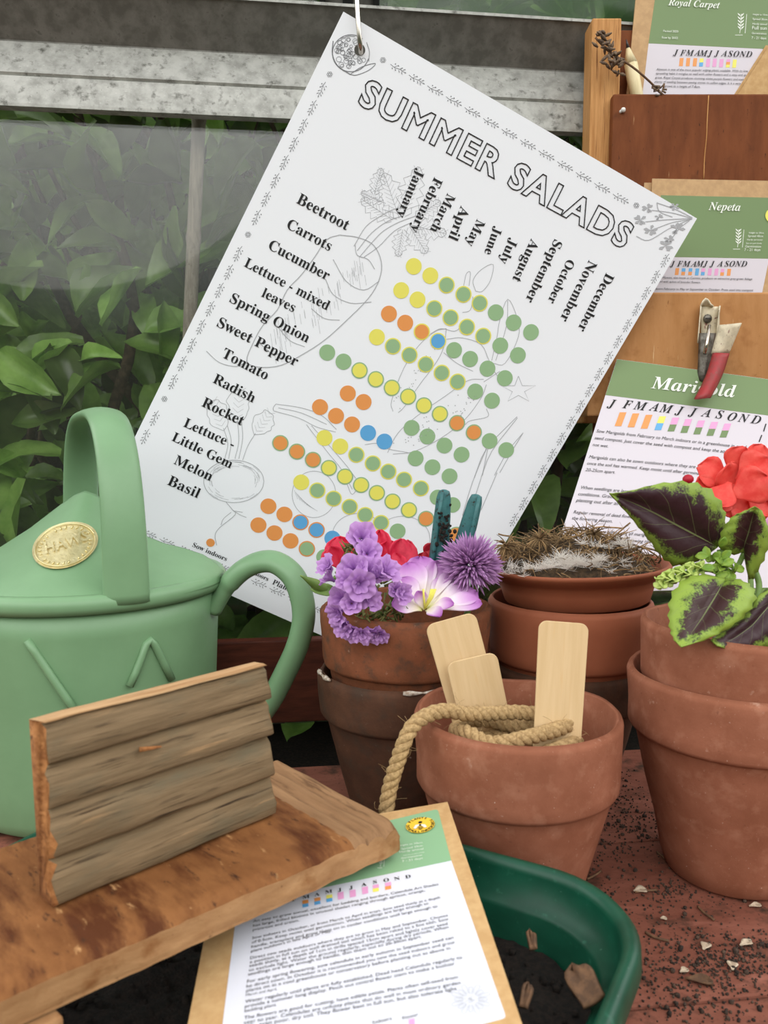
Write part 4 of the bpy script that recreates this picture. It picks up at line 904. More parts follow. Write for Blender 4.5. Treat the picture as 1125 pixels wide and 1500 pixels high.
# hoop handle over the top
F0 = V(-.1150, .3640, ZR + .0008); B0 = V(-.176, .478, ZR - .004); P = []
for k in range(33):
    a = PI * k / 32; c, s = math.cos(a), math.sin(a); u = .5 - .5 * math.copysign(abs(c) ** .62, c); P.append(F0.lerp(B0, u) + V(0, 0, .0825 * s ** .72))
b = MB(); ax = (B0 - F0).cross(V(0, 0, 1)).normalized()
b.tube([F0 - V(0, 0, .004)] + P + [B0 - V(0, 0, .006)], lambda t: (.0093 + .0012 * (abs(t - .5) * 2) ** 4, .0036), 20, flat=ax)
b.build('hoop_handle', mCan, can)
b = MB()
pts = [at(q[0], q[1], q[2]) for q in ((312, 893, .416), (330, 862, .414), (352, 838, .412), (378, 824, .410), (404, 824, .408), (428, 842, .406), (441, 870, .405), (445, 905, .405), (436, 945, .405), (418, 985, .406), (394, 1030, .408), (362, 1070, .411), (325, 1095, .414), (298, 1108, .416))]
b.tube(catmull(pts, 6), lambda t: (.0072, .0052) if t > .1 else (.0062, .0046), 18, flat=V(0, 1, .2))
b.build('rear_handle', mCan, can)
# raised emblem strokes on the side
def on_can(px, py, off=.0):
    d = ray(px, py); r_ = .0662 + off; ox, oy = -WC.x, -WC.y
    A = d.x ** 2 + d.y ** 2; B_ = 2 * (d.x * ox + d.y * oy); C_ = ox * ox + oy * oy - r_ * r_; t = (-B_ - math.sqrt(max(0, B_ * B_ - 4 * A * C_))) / (2 * A); return EYE + d * t
b = MB()
for P in ([(40, 938), (52, 956), (66, 977), (80, 998), (98, 1024), (112, 1046)], [(190, 1005), (199, 985), (208, 962), (214, 944), (220, 938), (226, 944), (232, 956), (240, 972), (252, 995)]):
    b.tube([on_can(*q) for q in P], .0019, 8)
b.build('raised_emblem', mCan, can)
# gold badge
def badge_pt(r_, a, off):
    ca, sa = math.cos(a) * r_, math.sin(a) * r_; t = math.radians(-22); x = ca * 48; y = sa * 32
    return on_hood(96 + x * math.cos(t) - y * math.sin(t), 803 + x * math.sin(t) + y * math.cos(t), off) or V(0, 0, 0)
b = MB(); b.grid(lambda u, v: badge_pt(max(.02, v), 2 * PI * u, .0015 + (.0003 if v > .9 else 0)), 48, 10, closed_u=True)
for q in (.9,): b.tube([badge_pt(q, 2 * PI * k / 48, .0021) for k in range(49)], .0003, 6)
for k in range(30):
    a = 2 * PI * k / 30
    if k % 7: b.tube([badge_pt(.72, a, .0019), badge_pt(.82, a + .05, .0019)], .0003, 4)
badge = b.build('badge', mGold, can)
t = MB(); vs, fs, wd = glyphs('HAWS', 'bold'); a_, b_ = (70, 816), (129, 795)
g = []
for x, y, z in vs:
    u = x / wd; px = lerp(a_[0], b_[0], u) - y * 4; py = lerp(a_[1], b_[1], u) - y * 22; g.append(on_hood(px, py, .0023) or V(0, 0, 0))
t.add(g, fs); t.build('embossed_letters', mGold, badge, loc=None, sm=False)

# ------------------------------------------------------------------ flowers in the old pot
def petal(mb, M, L_, W_, cup=.3, curl=.2, tip=.5, ruf=0.0, nf=3, mi=0, nu=7, nv=9, seed=0, base=.15):
    def fn(u, v):
        x = (u - .5) * 2; wd = W_ * .5 * (base + (1 - base) * smooth(0, tip + .15, v)) * math.sqrt(max(.02, 1 - max(0, (v - tip) / (1 - tip + 1e-6)) ** 2.4))
        z = cup * wd * x * x - curl * L_ * v * v + ruf * L_ * math.sin(x * nf * 3 + seed) * v * v
        return M @ V(x * wd, v * L_, z)
    mb.grid(fn, nu, nv, mi)
rr = random.Random(21)
st = thing('statice_sprig', 'lilac statice sprig with papery florets spilling over the old pot rim', 'flower', at(560, 900, .372))
FL = [(530, 787, 25, 0.2), (539, 810, 22, 0.4), (479, 829, 19, -0.9), (482, 846, 18, -0.9), (518, 835, 26, -0.1), (540, 838, 24, 0.3), (527, 856, 26, 0), (567, 835, 24, 0.8), (555, 842, 18, 0.5), (534, 870, 22, 0.2), (545, 880, 18, 0.4), (500, 877, 21, -0.7), (515, 884, 18, -0.3), (495, 899, 20, -0.9), (503, 916, 20, -0.7), (516, 925, 18, -0.3), (530, 928, 16, 0), (543, 927, 20, 0.3), (556, 930, 16, 0.5), (589, 870, 18, 0.9), (580, 864, 14, 0.6), (508, 850, 18, -0.4)]
for i, (px, py, r_, tl) in enumerate(FL):
    Y = .366 - .008 * math.cos((py - 850) / 90) + (.012 if py < 810 else 0) + rr.uniform(-.004, .004) - (.010 if 825 < py < 890 and 500 < px < 580 else 0) - (.008 if py > 890 else 0); c = at(px, py, Y); k_ = 1.05 * r_ / FPX * (c - EYE).length
    dn = py > 895
    ax = V(tl * .7 + rr.gauss(0, .15), -.75 + rr.gauss(0, .2), (.75 - (py - 780) / 130) + rr.gauss(0, .15)).normalized()
    M = frame(c - ax * k_ * .55, ax.orthogonal(), ax); b = MB(); sd = rr.uniform(0, 9)
    def fn(u, v, sd=sd, k_=k_, M=M):
        a = 2 * PI * u; lob = .86 + .16 * abs(math.cos(a * 2.5 + sd)); w_ = (.10 + .80 * v ** 1.5) * (lerp(1, lob, v))
        return M @ V(math.cos(a) * w_ * k_, math.sin(a) * w_ * k_, (v ** .75 * .95 + .07 * v * v * math.sin(a * 12 + sd) + .10 * v * v * math.sin(a * 5 + sd * 2) - .1 * v ** 4) * k_)
    b.grid(fn, 60, 8, closed_u=True)
    def fn2(u, v, sd=sd, k_=k_, M=M):
        a = 2 * PI * u; w_ = (.04 + .45 * v ** 1.3) * (.8 + .25 * abs(math.cos(a * 2.5 + sd + .6)))
        return M @ V(math.cos(a) * w_ * k_, math.sin(a) * w_ * k_, (.25 + v * .6 + .09 * v * math.sin(a * 7 + sd)) * k_)
    b.grid(fn2, 36, 5, closed_u=True)
    b.build('floret', mStatice, st)
b = MB()
for k in range(120):
    px, py = rr.choice(((512, 800), (508, 806), (500, 838), (555, 900), (540, 905), (560, 880), (570, 905), (575, 895), (560, 915), (530, 900), (520, 805), (570, 862), (585, 893), (545, 915)))
    c = at(px + rr.gauss(0, 7), py + rr.gauss(0, 7), .372 + rr.gauss(0, .003)); d = V(rr.gauss(.1, .6), rr.gauss(-.5, .4), rr.gauss(.1, .7)).normalized()
    b.tube([c, c + d * .003, c + d * .0055], lambda t: .0006 * (1 - t) + .00012, 5)
b.build('calyx', mCalyx, st)
b = MB(); b.tube(catmull([at(560, 900, .376), at(530, 880, .379), at(505, 860, .381), at(490, 845, .378)], 6), .0011, 6); b.tube(catmull([at(560, 905, .376), at(575, 880, .38), at(585, 860, .376)], 5), .001, 6); b.tube(catmull([at(555, 905, .374), at(535, 850, .384), at(520, 815, .386), at(545, 795, .382)], 6), .001, 6)
b.build('stalk', mStem, st)
# crimson blooms behind
def bloom(label, specs, m, c0, group='crimson blooms'):
    t_ = thing('crimson_bloom', label, 'flower', at(*c0, .402), group)
    for (bx, by, tx, ty, w_, Y, nrm, cu, cl) in specs:
        A = at(bx, by, Y); B_ = at(tx, ty, Y + .002); d = B_ - A; b = MB()
        petal(b, frame(A, d, V(*nrm)), d.length, w_ / FPX * .41, cu, cl, .55, .05, 2, nu=9, nv=10, seed=bx)
        b.build('petal', m, t_, solid=.0005)
    return t_
bloom('rose red bloom at the far left behind the lilac florets', [(505, 840, 495, 786, 46, .398, (0, -1, .2), .5, .1), (500, 835, 485, 800, 36, .395, (-.4, -1, .3), .6, -.1), (512, 840, 520, 792, 40, .400, (.4, -1, .2), .5, .1)], mRose, (502, 830))
bloom('rose red bloom behind the tallest lilac floret, tall middle petals', [(565, 840, 556, 776, 34, .402, (-.2, -1, .1), .6, .05), (572, 838, 570, 792, 46, .400, (.1, -1, .2), .5, .1), (578, 845, 592, 790, 48, .396, (.5, -1, .3), .6, .15), (580, 840, 604, 794, 34, .402, (.6, -1, 0), .6, .2), (575, 850, 580, 810, 40, .390, (.1, -1, .6), .4, .25)], mRose, (575, 835))
bloom('small deep crimson bloom just left of the teal prongs', [(628, 830, 640, 796, 40, .402, (.3, -1, .3), .5, .1), (625, 832, 612, 812, 32, .398, (-.3, -1, .5), .5, .2), (632, 832, 632, 806, 30, .396, (.2, -1, .6), .4, .3)], mRoseD, (628, 826))
bl = thing('flower_bud', 'slim green bud poking out over the left rim of the old pot', 'bud', at(480, 865, .385))
b = MB(); b.tube(catmull([at(490, 868, .386), at(470, 860, .383), at(456, 852, .380), at(440, 843, .377)], 6), lambda t: .0030 * (math.sin(PI * min(1, t * .85 + .12)) ** 1.2) * (1 - .5 * t) + .0003, 8); b.build('bud', mStem, bl)
b = MB(); petal(b, frame(at(500, 868, .384), at(470, 862, .380) - at(500, 868, .384), V(0, -1, .5)), .014, .006, .4, .3, .4); b.build('leaf', mStem, bl, solid=.0004)
# colchicum
cf = thing('colchicum_bloom', 'large open white bloom with mauve petal tips and yellow throat', 'flower', at(622, 895, .368))
base_ = at(622, 893, .366)
for i, (tx, ty, w_, dy, cu, cl, n_) in enumerate(((598, 822, 44, .018, .35, .10, (0, -1, .4)), (616, 812, 46, .026, .35, .12, (0, -1, .4)), (650, 822, 42, .022, .40, .10, (0, -1, .4)), (680, 842, 46, .018, .3, .10, (-.2, -1, .6)), (698, 862, 48, .010, .3, .15, (-.2, -.8, 1)), (705, 878, 40, .002, .35, .15, (-.2, -.6, 1)), (585, 845, 36, .010, .35, .15, (.3, -1, .4)), (575, 884, 36, -.004, .35, .1, (.3, -.7, 1)), (664, 884, 22, -.006, .5, .05, (0, -.8, 1)), (643, 898, 22, -.012, .5, .25, (0, -.8, .8)), (612, 866, 20, -.002, .55, .05, (.2, -1, .3)), (662, 850, 40, .016, .3, .1, (-.1, -1, .5)))):
    A = base_ + V((tx - 622) * .00003, dy * .15, 0); B_ = at(tx, ty, .366 + dy); d = B_ - A; b = MB()
    petal(b, frame(A, d, V(*n_)), d.length, w_ / FPX * .40, cu, cl * .6, .58, .02, 2, nu=9, nv=14, seed=i)
    b.build('petal', mColch, cf, solid=.0005)
b = MB()
for k in range(6):
    a = rr.uniform(-1, 1); b.tube([base_ + V(0, -.002, .001), base_ + V(a * .004, -.003, .006), base_ + V(a * .006, -.003, .010)], .0005, 5)
b.build('stamen', mDotY, cf)
# allium head
al = thing('chive_flower', 'round mauve chive flower head at the right of the flower pot', 'flower', at(690, 850, .384))
c = at(686, 818, .384); b = MB()
for k in range(560):
    d = V(rr.gauss(0, 1), rr.gauss(-.25, 1), rr.gauss(.18, .75)).normalized(); d = V(d.x, d.y, max(d.z, -.45)).normalized(); l = .0118 * rr.uniform(.78, 1.12); s_ = d.orthogonal().normalized()
    p0 = c + V(.001, 0, -.003) + d * .003; p1_ = c + V(.001, 0, -.003) + d * l * .7; p2_ = c + V(.001, 0, -.003) + d * (l + .002) * 1.12
    s2 = d.cross(s_)
    vs = [p0]; uv = [(0, 0)]
    for q, w_, vv in ((p1_, .0007, .6), (p2_ * .6 + p1_ * .4, .00065, .85)):
        for j in range(4): a = j * PI / 2; vs.append(q + (s_ * math.cos(a) + s2 * math.sin(a)) * w_); uv.append((0, vv))
    vs.append(p2_); uv.append((0, 1)); fs = [(0, 1 + (j + 1) % 4, 1 + j) for j in range(4)] + [(1 + j, 1 + (j + 1) % 4, 5 + (j + 1) % 4, 5 + j) for j in range(4)] + [(5 + j, 5 + (j + 1) % 4, 9) for j in range(4)]
    b.add(vs, fs, 0, uv)
b.build('flower_head', mChive, al, sm=False)
b = MB(); b.tube(catmull([c + V(.002, 0, -.006), c + V(.003, 0, -.012), c + V(.001, .0, -.022), c + V(-.003, 0, -.034)], 4), lambda t: .0022 - .001 * t, 8); b.build('stalk', mStem, al)
# teal prongs
tp = thing('garden_peg', 'dirty teal plastic peg with two prongs standing in the flower pot', 'peg', at(668, 810, .392))
for px0, py0, px1, py1 in ((651, 717, 640, 850), (699, 724, 664, 850)):
    A = at(px0, py0, .392); B_ = at(px1, py1, .394); b = MB(); d = (B_ - A)
    b.tube([A + d * t for t in (0, .015, .05, .1, .3, .6, 1)], lambda t: ((.0008, .0005) if t < .05 else (.0020 + .0030 * t, .0015 + .0008 * t)), 10, flat=V(1, 0, 0))
    s_ = -1 if px0 < 670 else 1
    b.tube([A + d * t + V(s_ * (.0010 + .0028 * t), -.0014 - .0012 * t, 0) for t in (.02, .3, .6, 1)], lambda t: .0009 + .0006 * t, 8)
    b.build('prong', mTeal, tp)
b = MB()
for k in range(60):
    c = at(652 + rr.gauss(0, 5) + (0), 775 + rr.gauss(0, 14), .3895); b.blob(c, rr.uniform(.0004, .0011), seg=5, rings=4, n=.6, seed=k)
b.build('clinging_soil', mSoil, tp)

# ------------------------------------------------------------------ coleus and geranium at the right
def coleus_mat(name, a, b_, c_, edge):
    """leaf coloured by its own outline: green margin, dark blotchy middle, pale veins"""
    m = bpy.data.materials.new(name); m.use_nodes = True; t = m.node_tree; N = t.nodes; L = t.links; B = N['Principled BSDF']; B.inputs['Roughness'].default_value = .5; B.inputs['Specular IOR Level'].default_value = .3
    uv = N.new('ShaderNodeUVMap'); sp = N.new('ShaderNodeSeparateXYZ'); L.new(uv.outputs[0], sp.inputs[0])
    def mth(op, x, y=None, z=None):
        n = N.new('ShaderNodeMath'); n.operation = op
        for i, q in enumerate((x, y, z)):
            if q is None: continue
            if isinstance(q, (int, float)): n.inputs[i].default_value = q
            else: L.new(q, n.inputs[i])
        return n.outputs[0]
    X, Y = sp.outputs['X'], sp.outputs['Y']
    xa = mth('ABSOLUTE', mth('MULTIPLY_ADD', X, 2.0, -1.0)); ey = mth('MINIMUM', mth('MULTIPLY', mth('SUBTRACT', 1.0, Y), 3.0), mth('MULTIPLY', Y, 3.6)); ed = mth('MINIMUM', mth('SUBTRACT', 1.0, xa), ey)
    co = N.new('ShaderNodeTexCoord'); n = N.new('ShaderNodeTexNoise'); n.inputs['Scale'].default_value = 1100; n.inputs['Detail'].default_value = 7; n.inputs['Roughness'].default_value = .75; L.new(co.outputs['Object'], n.inputs['Vector'])
    n2 = N.new('ShaderNodeTexNoise'); n2.inputs['Scale'].default_value = 220; L.new(co.outputs['Object'], n2.inputs['Vector'])
    k = mth('ADD', ed, mth('ADD', mth('MULTIPLY_ADD', n.outputs['Fac'], 1.0, -.5), mth('MULTIPLY_ADD', n2.outputs['Fac'], .9, -.45)))
    r = N.new('ShaderNodeValToRGB'); e = r.color_ramp.elements; e[0].position = max(0, edge - .14); e[0].color = a; e[1].position = edge + .10; e[1].color = c_; q = e.new(edge); q.color = b_; L.new(k, r.inputs[0])
    # veins
    d = mth('ABSOLUTE', mth('SUBTRACT', mth('FRACT', mth('ADD', mth('MULTIPLY', Y, 6.0), mth('MULTIPLY', xa, -2.2))), .5))
    vein = mth('MAXIMUM', mth('LESS_THAN', xa, .022), mth('MULTIPLY', mth('LESS_THAN', d, .02), .45)); vein = mth('MULTIPLY', vein, mth('SUBTRACT', 1.15, Y))
    mx = N.new('ShaderNodeMix'); mx.data_type = 'RGBA'; L.new(vein, mx.inputs['Factor']); L.new(r.outputs[0], mx.inputs['A']); mx.inputs['B'].default_value = S(120, 130, 84); L.new(mx.outputs['Result'], B.inputs['Base Color'])
    bp = N.new('ShaderNodeBump'); bp.inputs['Strength'].default_value = .4; bp.inputs['Distance'].default_value = .001; L.new(n2.outputs['Fac'], bp.inputs['Height']); L.new(bp.outputs[0], B.inputs['Normal'])
    return m
mC1 = coleus_mat('maroon_coleus_leaf', S(128, 152, 60), S(84, 98, 46), S(52, 28, 34), .26)
mC2 = coleus_mat('mottled_coleus_leaf', S(134, 158, 62), S(96, 118, 50), S(58, 34, 34), .44)
def coleus_leaf(mb, outline_l, outline_r, mid, Yb2, Yt, bulge=.004):
    """leaf between two edge curves and its midrib, all given from base to tip; depth runs from Yb2 (base) to Yt (tip)"""
    n = 22; res = lambda P: [catmull([V(x, y, 0) for x, y in P], 12)[int(i / n * (12 * (len(P) - 1)))] for i in range(n + 1)]
    Lc, Rc, Mc = res(outline_l), res(outline_r), res(mid); vs = []; uv = []; nu = 13
    for j in range(n + 1):
        t = j / n
        for i in range(nu):
            u = i / (nu - 1) * 2 - 1; a = Mc[j]; e = Lc[j] if u < 0 else Rc[j]; q = a.lerp(e, abs(u))
            if abs(u) == 1 and 0 < j < n: q = a.lerp(e, 1.0 + (.05 if j % 2 else -.03))
            Y = lerp(Yb2, Yt, t) - bulge * math.sin(PI * min(1, abs(u) * 1.05)) * math.sin(PI * min(1, t + .05)) + .0006 * math.sin(j * 1.9 + abs(u) * 3) * abs(u) + .003 * u * u * 0
            vs.append(at(q.x, q.y, Y)); uv.append((i / (nu - 1), t))
    mb.add(vs, [(j * nu + i, j * nu + i + 1, (j + 1) * nu + i + 1, (j + 1) * nu + i) for j in range(n) for i in range(nu - 1)], 0, uv)
cl = thing('coleus_sprig', 'coleus sprig with maroon and lime leaves in the upper right pot', 'plant', at(1062, 905, .338))
for args, m in (
    (([(1052, 800), (1062, 770), (1057, 740), (1035, 715), (1000, 706), (960, 710), (920, 720), (893, 723)], [(1050, 802), (1020, 822), (990, 828), (970, 815), (950, 790), (930, 765), (910, 742), (893, 723)], [(1051, 801), (1035, 792), (1012, 780), (985, 766), (955, 750), (925, 736), (905, 728), (893, 723)], .340, .318, .004), mC1),
    (([(1088, 808), (1074, 812), (1058, 805), (1054, 790), (1062, 770), (1075, 756), (1092, 748), (1106, 742)], [(1090, 812), (1098, 848), (1108, 838), (1120, 815), (1126, 790), (1122, 765), (1115, 748), (1106, 742)], [(1089, 810), (1090, 800), (1093, 790), (1097, 778), (1100, 766), (1103, 755), (1105, 748), (1106, 742)], .340, .328, .003), mC2),
    (([(1060, 848), (1030, 842), (1002, 850), (984, 872), (980, 900), (982, 922), (988, 938), (998, 948)], [(1066, 848), (1085, 850), (1102, 862), (1105, 880), (1088, 904), (1060, 924), (1030, 938), (998, 948)], [(1063, 848), (1056, 860), (1048, 874), (1038, 890), (1028, 906), (1018, 920), (1008, 935), (998, 948)], .330, .296, .004), mC2),
    (([(1135, 860), (1112, 872), (1100, 890), (1085, 905), (1065, 920), (1048, 932), (1042, 938), (1050, 946)], [(1140, 880), (1145, 905), (1140, 925), (1130, 940), (1115, 950), (1095, 954), (1070, 952), (1050, 946)], [(1138, 868), (1128, 885), (1115, 900), (1102, 915), (1088, 926), (1075, 935), (1062, 942), (1050, 946)], .325, .303, .003), mC1)):
    b = MB(); coleus_leaf(b, *args); b.build('leaf', m, cl, solid=.0005)
b = MB()
for P, r_ in (([(1062, 980, .340), (1066, 900, .341), (1062, 850, .338), (1056, 805, .339)], .0017), ([(1062, 848, .338), (1080, 830, .340), (1090, 810, .339)], .0011), ([(1110, 960, .336), (1108, 900, .338), (1112, 858, .341), (1106, 835, .343)], .0013), ([(1062, 845, .337), (1040, 835, .333), (1010, 838, .328), (975, 852, .322)], .001), ([(1110, 880, .338), (1125, 865, .330), (1138, 866, .326)], .001)):
    b.tube(catmull([at(*q) for q in P], 6), r_, 7)
b.build('stem', mStem, cl)
b = MB(); rr = random.Random(31)
for k in range(34):
    t = k / 33; c = at(lerp(966, 1035, t), lerp(857, 832, t) - 3, lerp(.320, .332, t)); a = k * 2.4; d = V(-.55, -.35, .1) + V(0, math.sin(a) * .6, math.cos(a) * .8); l = .0045 * (1 if .12 < t < .8 else .7)
    petal(b, frame(c, d, V(0, math.sin(a), math.cos(a))), l, .0042, .6, .25, .45, nu=5, nv=6)
b.build('flower_spike', mBud, cl, solid=.0004)
b = MB()
for k in range(26):
    c = at(1050 + rr.gauss(0, 14), 828 + rr.gauss(0, 9), .333 + rr.gauss(0, .003)); petal(b, frame(c, V(rr.gauss(0, 1), rr.gauss(-.3, .5), rr.gauss(.3, .6)), V(rr.gauss(0, .4), -1, .4)), .0055, .0035, .4, .2, .4, nu=5, nv=6)
b.build('young_leaves', mColGreen, cl, solid=.0003)
ge = thing('geranium_bloom', 'coral red geranium flower head behind the coleus leaves', 'flower', at(1095, 790, .365))
GP = [(1072, 705, 52, -.4, .5), (1050, 695, 46, -.7, .4), (1040, 715, 40, -.9, 0), (1080, 680, 44, -.1, .9), (1100, 690, 50, .2, .6), (1120, 700, 50, .6, .4), (1095, 715, 54, .1, .1), (1112, 730, 50, .4, -.1), (1075, 730, 46, -.3, -.2), (1060, 722, 40, -.6, -.1), (1130, 720, 46, .8, 0), (1125, 750, 46, .6, -.4), (1095, 748, 44, 0, -.5), (1068, 742, 30, -.4, -.5), (1140, 690, 44, .9, .4), (1110, 672, 36, .3, 1.0), (1062, 735, 26, -.5, -.4)]
for i, (px, py, r_, ax, az) in enumerate(GP):
    c = at(px, py, .356 + .010 * (abs(ax) + abs(az)) + rr.uniform(-.003, .003)); d = V(ax + rr.gauss(0, .3), -.25, az + rr.gauss(.1, .3)); k_ = r_ / FPX * .36
    b = MB(); petal(b, frame(c - d.normalized() * k_ * .5, d, V(ax * .5 + rr.gauss(0, .25), -1, .35 + az * .3)), k_ * 1.1, k_ * 1.15, rr.uniform(-.1, .35), rr.uniform(-.1, .25), .5, .05, 2, nu=9, nv=9, seed=i)
    b.build('petal', mGer, ge, solid=.0004)
b = MB(); c = at(1008, 702, .365); b.blob(c, .0022, sq=(1.2, 1, 1)); b.build('bud', mRoseD, ge)
b = MB(); c = at(1120, 800, .352); petal(b, frame(c, V(.4, -.2, .8), V(0, -1, .3)), .016, .013, .3, .1, .5); b.build('petal', mPink, ge, solid=.0004)
b = MB(); b.tube(catmull([at(1095, 720, .368), at(1098, 790, .368), at(1100, 860, .358), at(1105, 960, .352)], 5), .0012, 7); b.build('stem', mStem, ge)

# ------------------------------------------------------------------ green tray with compost
TU, TV = V(-.875, .484, 0), V(-.484, -.875, 0)                     # along its back edge, along its right side
TC = V(.038, .228, 0); TW, TL_, TR_ = .2056, .26, .036
tray_c = TC + TU * (TW / 2 - TR_) + TV * (TL_ / 2 - TR_)
def rrect(ins, z, n=12):
    hw, hl, r = TW / 2 - ins, TL_ / 2 - ins, TR_ - ins * .6; P = []
    for cx, cy, a0 in ((1, 1, 0), (-1, 1, 90), (-1, -1, 180), (1, -1, 270)):
        for k in range(n + 1):
            a = math.radians(a0 + 90 * k / n); P.append(tray_c + TU * (cx * (hw - r) + r * math.cos(a)) + TV * (cy * (hl - r) + r * math.sin(a)) + V(0, 0, z))
    return P
prof = [(.0105, 0), (.0085, .002), (.0035, .036), (.0005, .0365), (.0000, .0385), (.0004, .0440), (.0018, .0458), (.0034, .0460), (.0050, .0452), (.0056, .0430), (.0062, .0352), (.0098, .0338), (.0108, .0325), (.0128, .004), (.0145, .0025)]
b = MB(); lps = [rrect(i, z) for i, z in prof]; n = len(lps[0]); vs = [p for l in lps for p in l]
fs = [(k * n + i, k * n + (i + 1) % n, (k + 1) * n + (i + 1) % n, (k + 1) * n + i) for k in range(len(lps) - 1) for i in range(n)]
fs += [tuple(range(n)), tuple((len(lps) - 1) * n + i for i in range(n))]
b.add(vs, fs); tag(b.build('seed_tray', mTray, loc=tray_c), 'dark green plastic tray of compost with a rolled rim', 'tray')
rr = random.Random(41); b = MB(); hw, hl = TW / 2 - .0120, TL_ / 2 - .0120; nx, ny = 90, 110
def soil_z(x, y): return .022 + .0045 * noise.noise(V(x * 28, y * 28, 1)) + .0025 * noise.noise(V(x * 90, y * 90, 2)) + .0012 * noise.noise(V(x * 300, y * 300, 3))
def sup(u, v):                                                    # square to rounded rectangle
    x, y = (u * 2 - 1), (v * 2 - 1); k = max(abs(x), abs(y)); 
    X, Y = x * hw, y * hl; r = .030; dx, dy = abs(X) - (hw - r), abs(Y) - (hl - r)
    if dx > 0 and dy > 0:
        q = math.hypot(dx, dy)
        if q > r: X = math.copysign(hw - r + dx * r / q, X); Y = math.copysign(hl - r + dy * r / q, Y)
    p = tray_c + TU * X + TV * Y; return V(p.x, p.y, soil_z(X, Y))
b.grid(sup, nx, ny)
for k in range(1500):
    X, Y = rr.uniform(-hw, hw) * .97, rr.uniform(-hl, hl) * .97; p = tray_c + TU * X + TV * Y; r_ = rr.uniform(.0004, .0016) * (1.6 if rr.random() < .1 else 1)
    b.blob(V(p.x, p.y, soil_z(X, Y) + r_ * .4), r_, seg=5, rings=4, n=.7, seed=k)
tag(b.build('compost', mSoil, loc=tray_c + V(0, 0, .02)), 'dark crumbly compost filling the green tray', 'compost', kind='stuff')
for lab, px0, py0, px1, py1, w_ in (('brown bark chip standing against the right wall of the tray', 838, 1412, 872, 1470, .008), ('thin brown bark sliver upright in the compost', 776, 1362, 781, 1390, .0026), ('bark sliver lying on compost beside the packet edge', 774, 1440, 766, 1476, .0028)):
    A, B_ = at(px0, py0, .218 if px0 > 800 else .24), at(px1, py1, .205 if px0 > 800 else .232)
    if px0 < 800 and py0 > 1400: A, B_ = at(px0, py0, .212), at(px1, py1, .207)
    b = MB(); petal(b, frame(B_, A - B_, V(-.3, -.6, .7)), (A - B_).length, w_, .3, .1, .6, .1, 2, base=.8)
    tag(b.build('bark_chip', mTwig, loc=B_, solid=.0012), lab, 'bark chip', 'bark chips in the compost')

# ------------------------------------------------------------------ wooden stand lying across the tray
B0_ = V(-.0821, .1760, .0535); ang = math.atan2(.0767, .0874); bl_, bw_, bt_ = .1163, .0680, .0105
stand = thing('wooden_stand', 'rough stand of two old deck board offcuts resting across the tray', 'stand', B0_)
Ms = Matrix.Rotation(ang, 4, 'Z')
def base_board():
    b = MB(); nu, nv = 110, 40; x0 = -.006
    def top(u, v):
        x = lerp(x0, bl_, u); y = lerp(0, bw_, v); e = bl_ - x
        z = bt_ + .0005 * noise.noise(V(x * 60, y * 40, 3)) + .00025 * noise.noise(V(x * 400, y * 80, 7))
        if e < .020: z += -.0018 + .0022 * abs(math.sin(e / .020 * PI * 3.0)) ** .6 - (.0012 if e < .0012 else 0)
        z -= .0022 * max(0, 1 - y / .0035) ** 2 + .001 * max(0, 1 - (bw_ - y) / .002) ** 2
        return V(x + (.0008 * noise.noise(V(y * 200, z * 100, 1)) if u in (0, 1) else 0), y + (.0005 * noise.noise(V(x * 150, 2, 1)) if v in (0, 1) else 0), z)
    b.grid(top, nu, nv, 0)
    b.mi = [2 if bl_ - lerp(x0, bl_, ((f[0] % nu) + .5) / (nu - 1)) < .0195 + .002 * noise.noise(V(f[0] // nu * .4, 1, 1)) else 0 for f in b.f]
    ring = [top(i / (nu - 1), 0) for i in range(nu)] + [top(1, j / (nv - 1)) for j in range(1, nv)] + [top(i / (nu - 1), 1) for i in range(nu - 2, -1, -1)] + [top(0, j / (nv - 1)) for j in range(nv - 2, 0, -1)]
    m = len(ring); rows = []
    for k in range(6):
        t = k / 5; rows += [V(p.x + (.0006 * noise.noise(V(p.x * 90, p.y * 90, t * 4)) if 0 < k else 0), p.y + .0006 * noise.noise(V(p.x * 60, p.y * 60, t * 3 + 5)) * (k > 0) + (.0008 if k == 5 and p.y < .01 else 0), lerp(p.z, 0, t)) for p in ring]
    fs = [(k * m + i, (k + 1) * m + i, (k + 1) * m + (i + 1) % m, k * m + (i + 1) % m) for k in range(5) for i in range(m)] + [tuple(range(5 * m, 6 * m))]
    b.add(rows, fs, 1); return b
base_board().build('base_board', [mBase, mBaseF, mEndBand], stand, M=Ms)
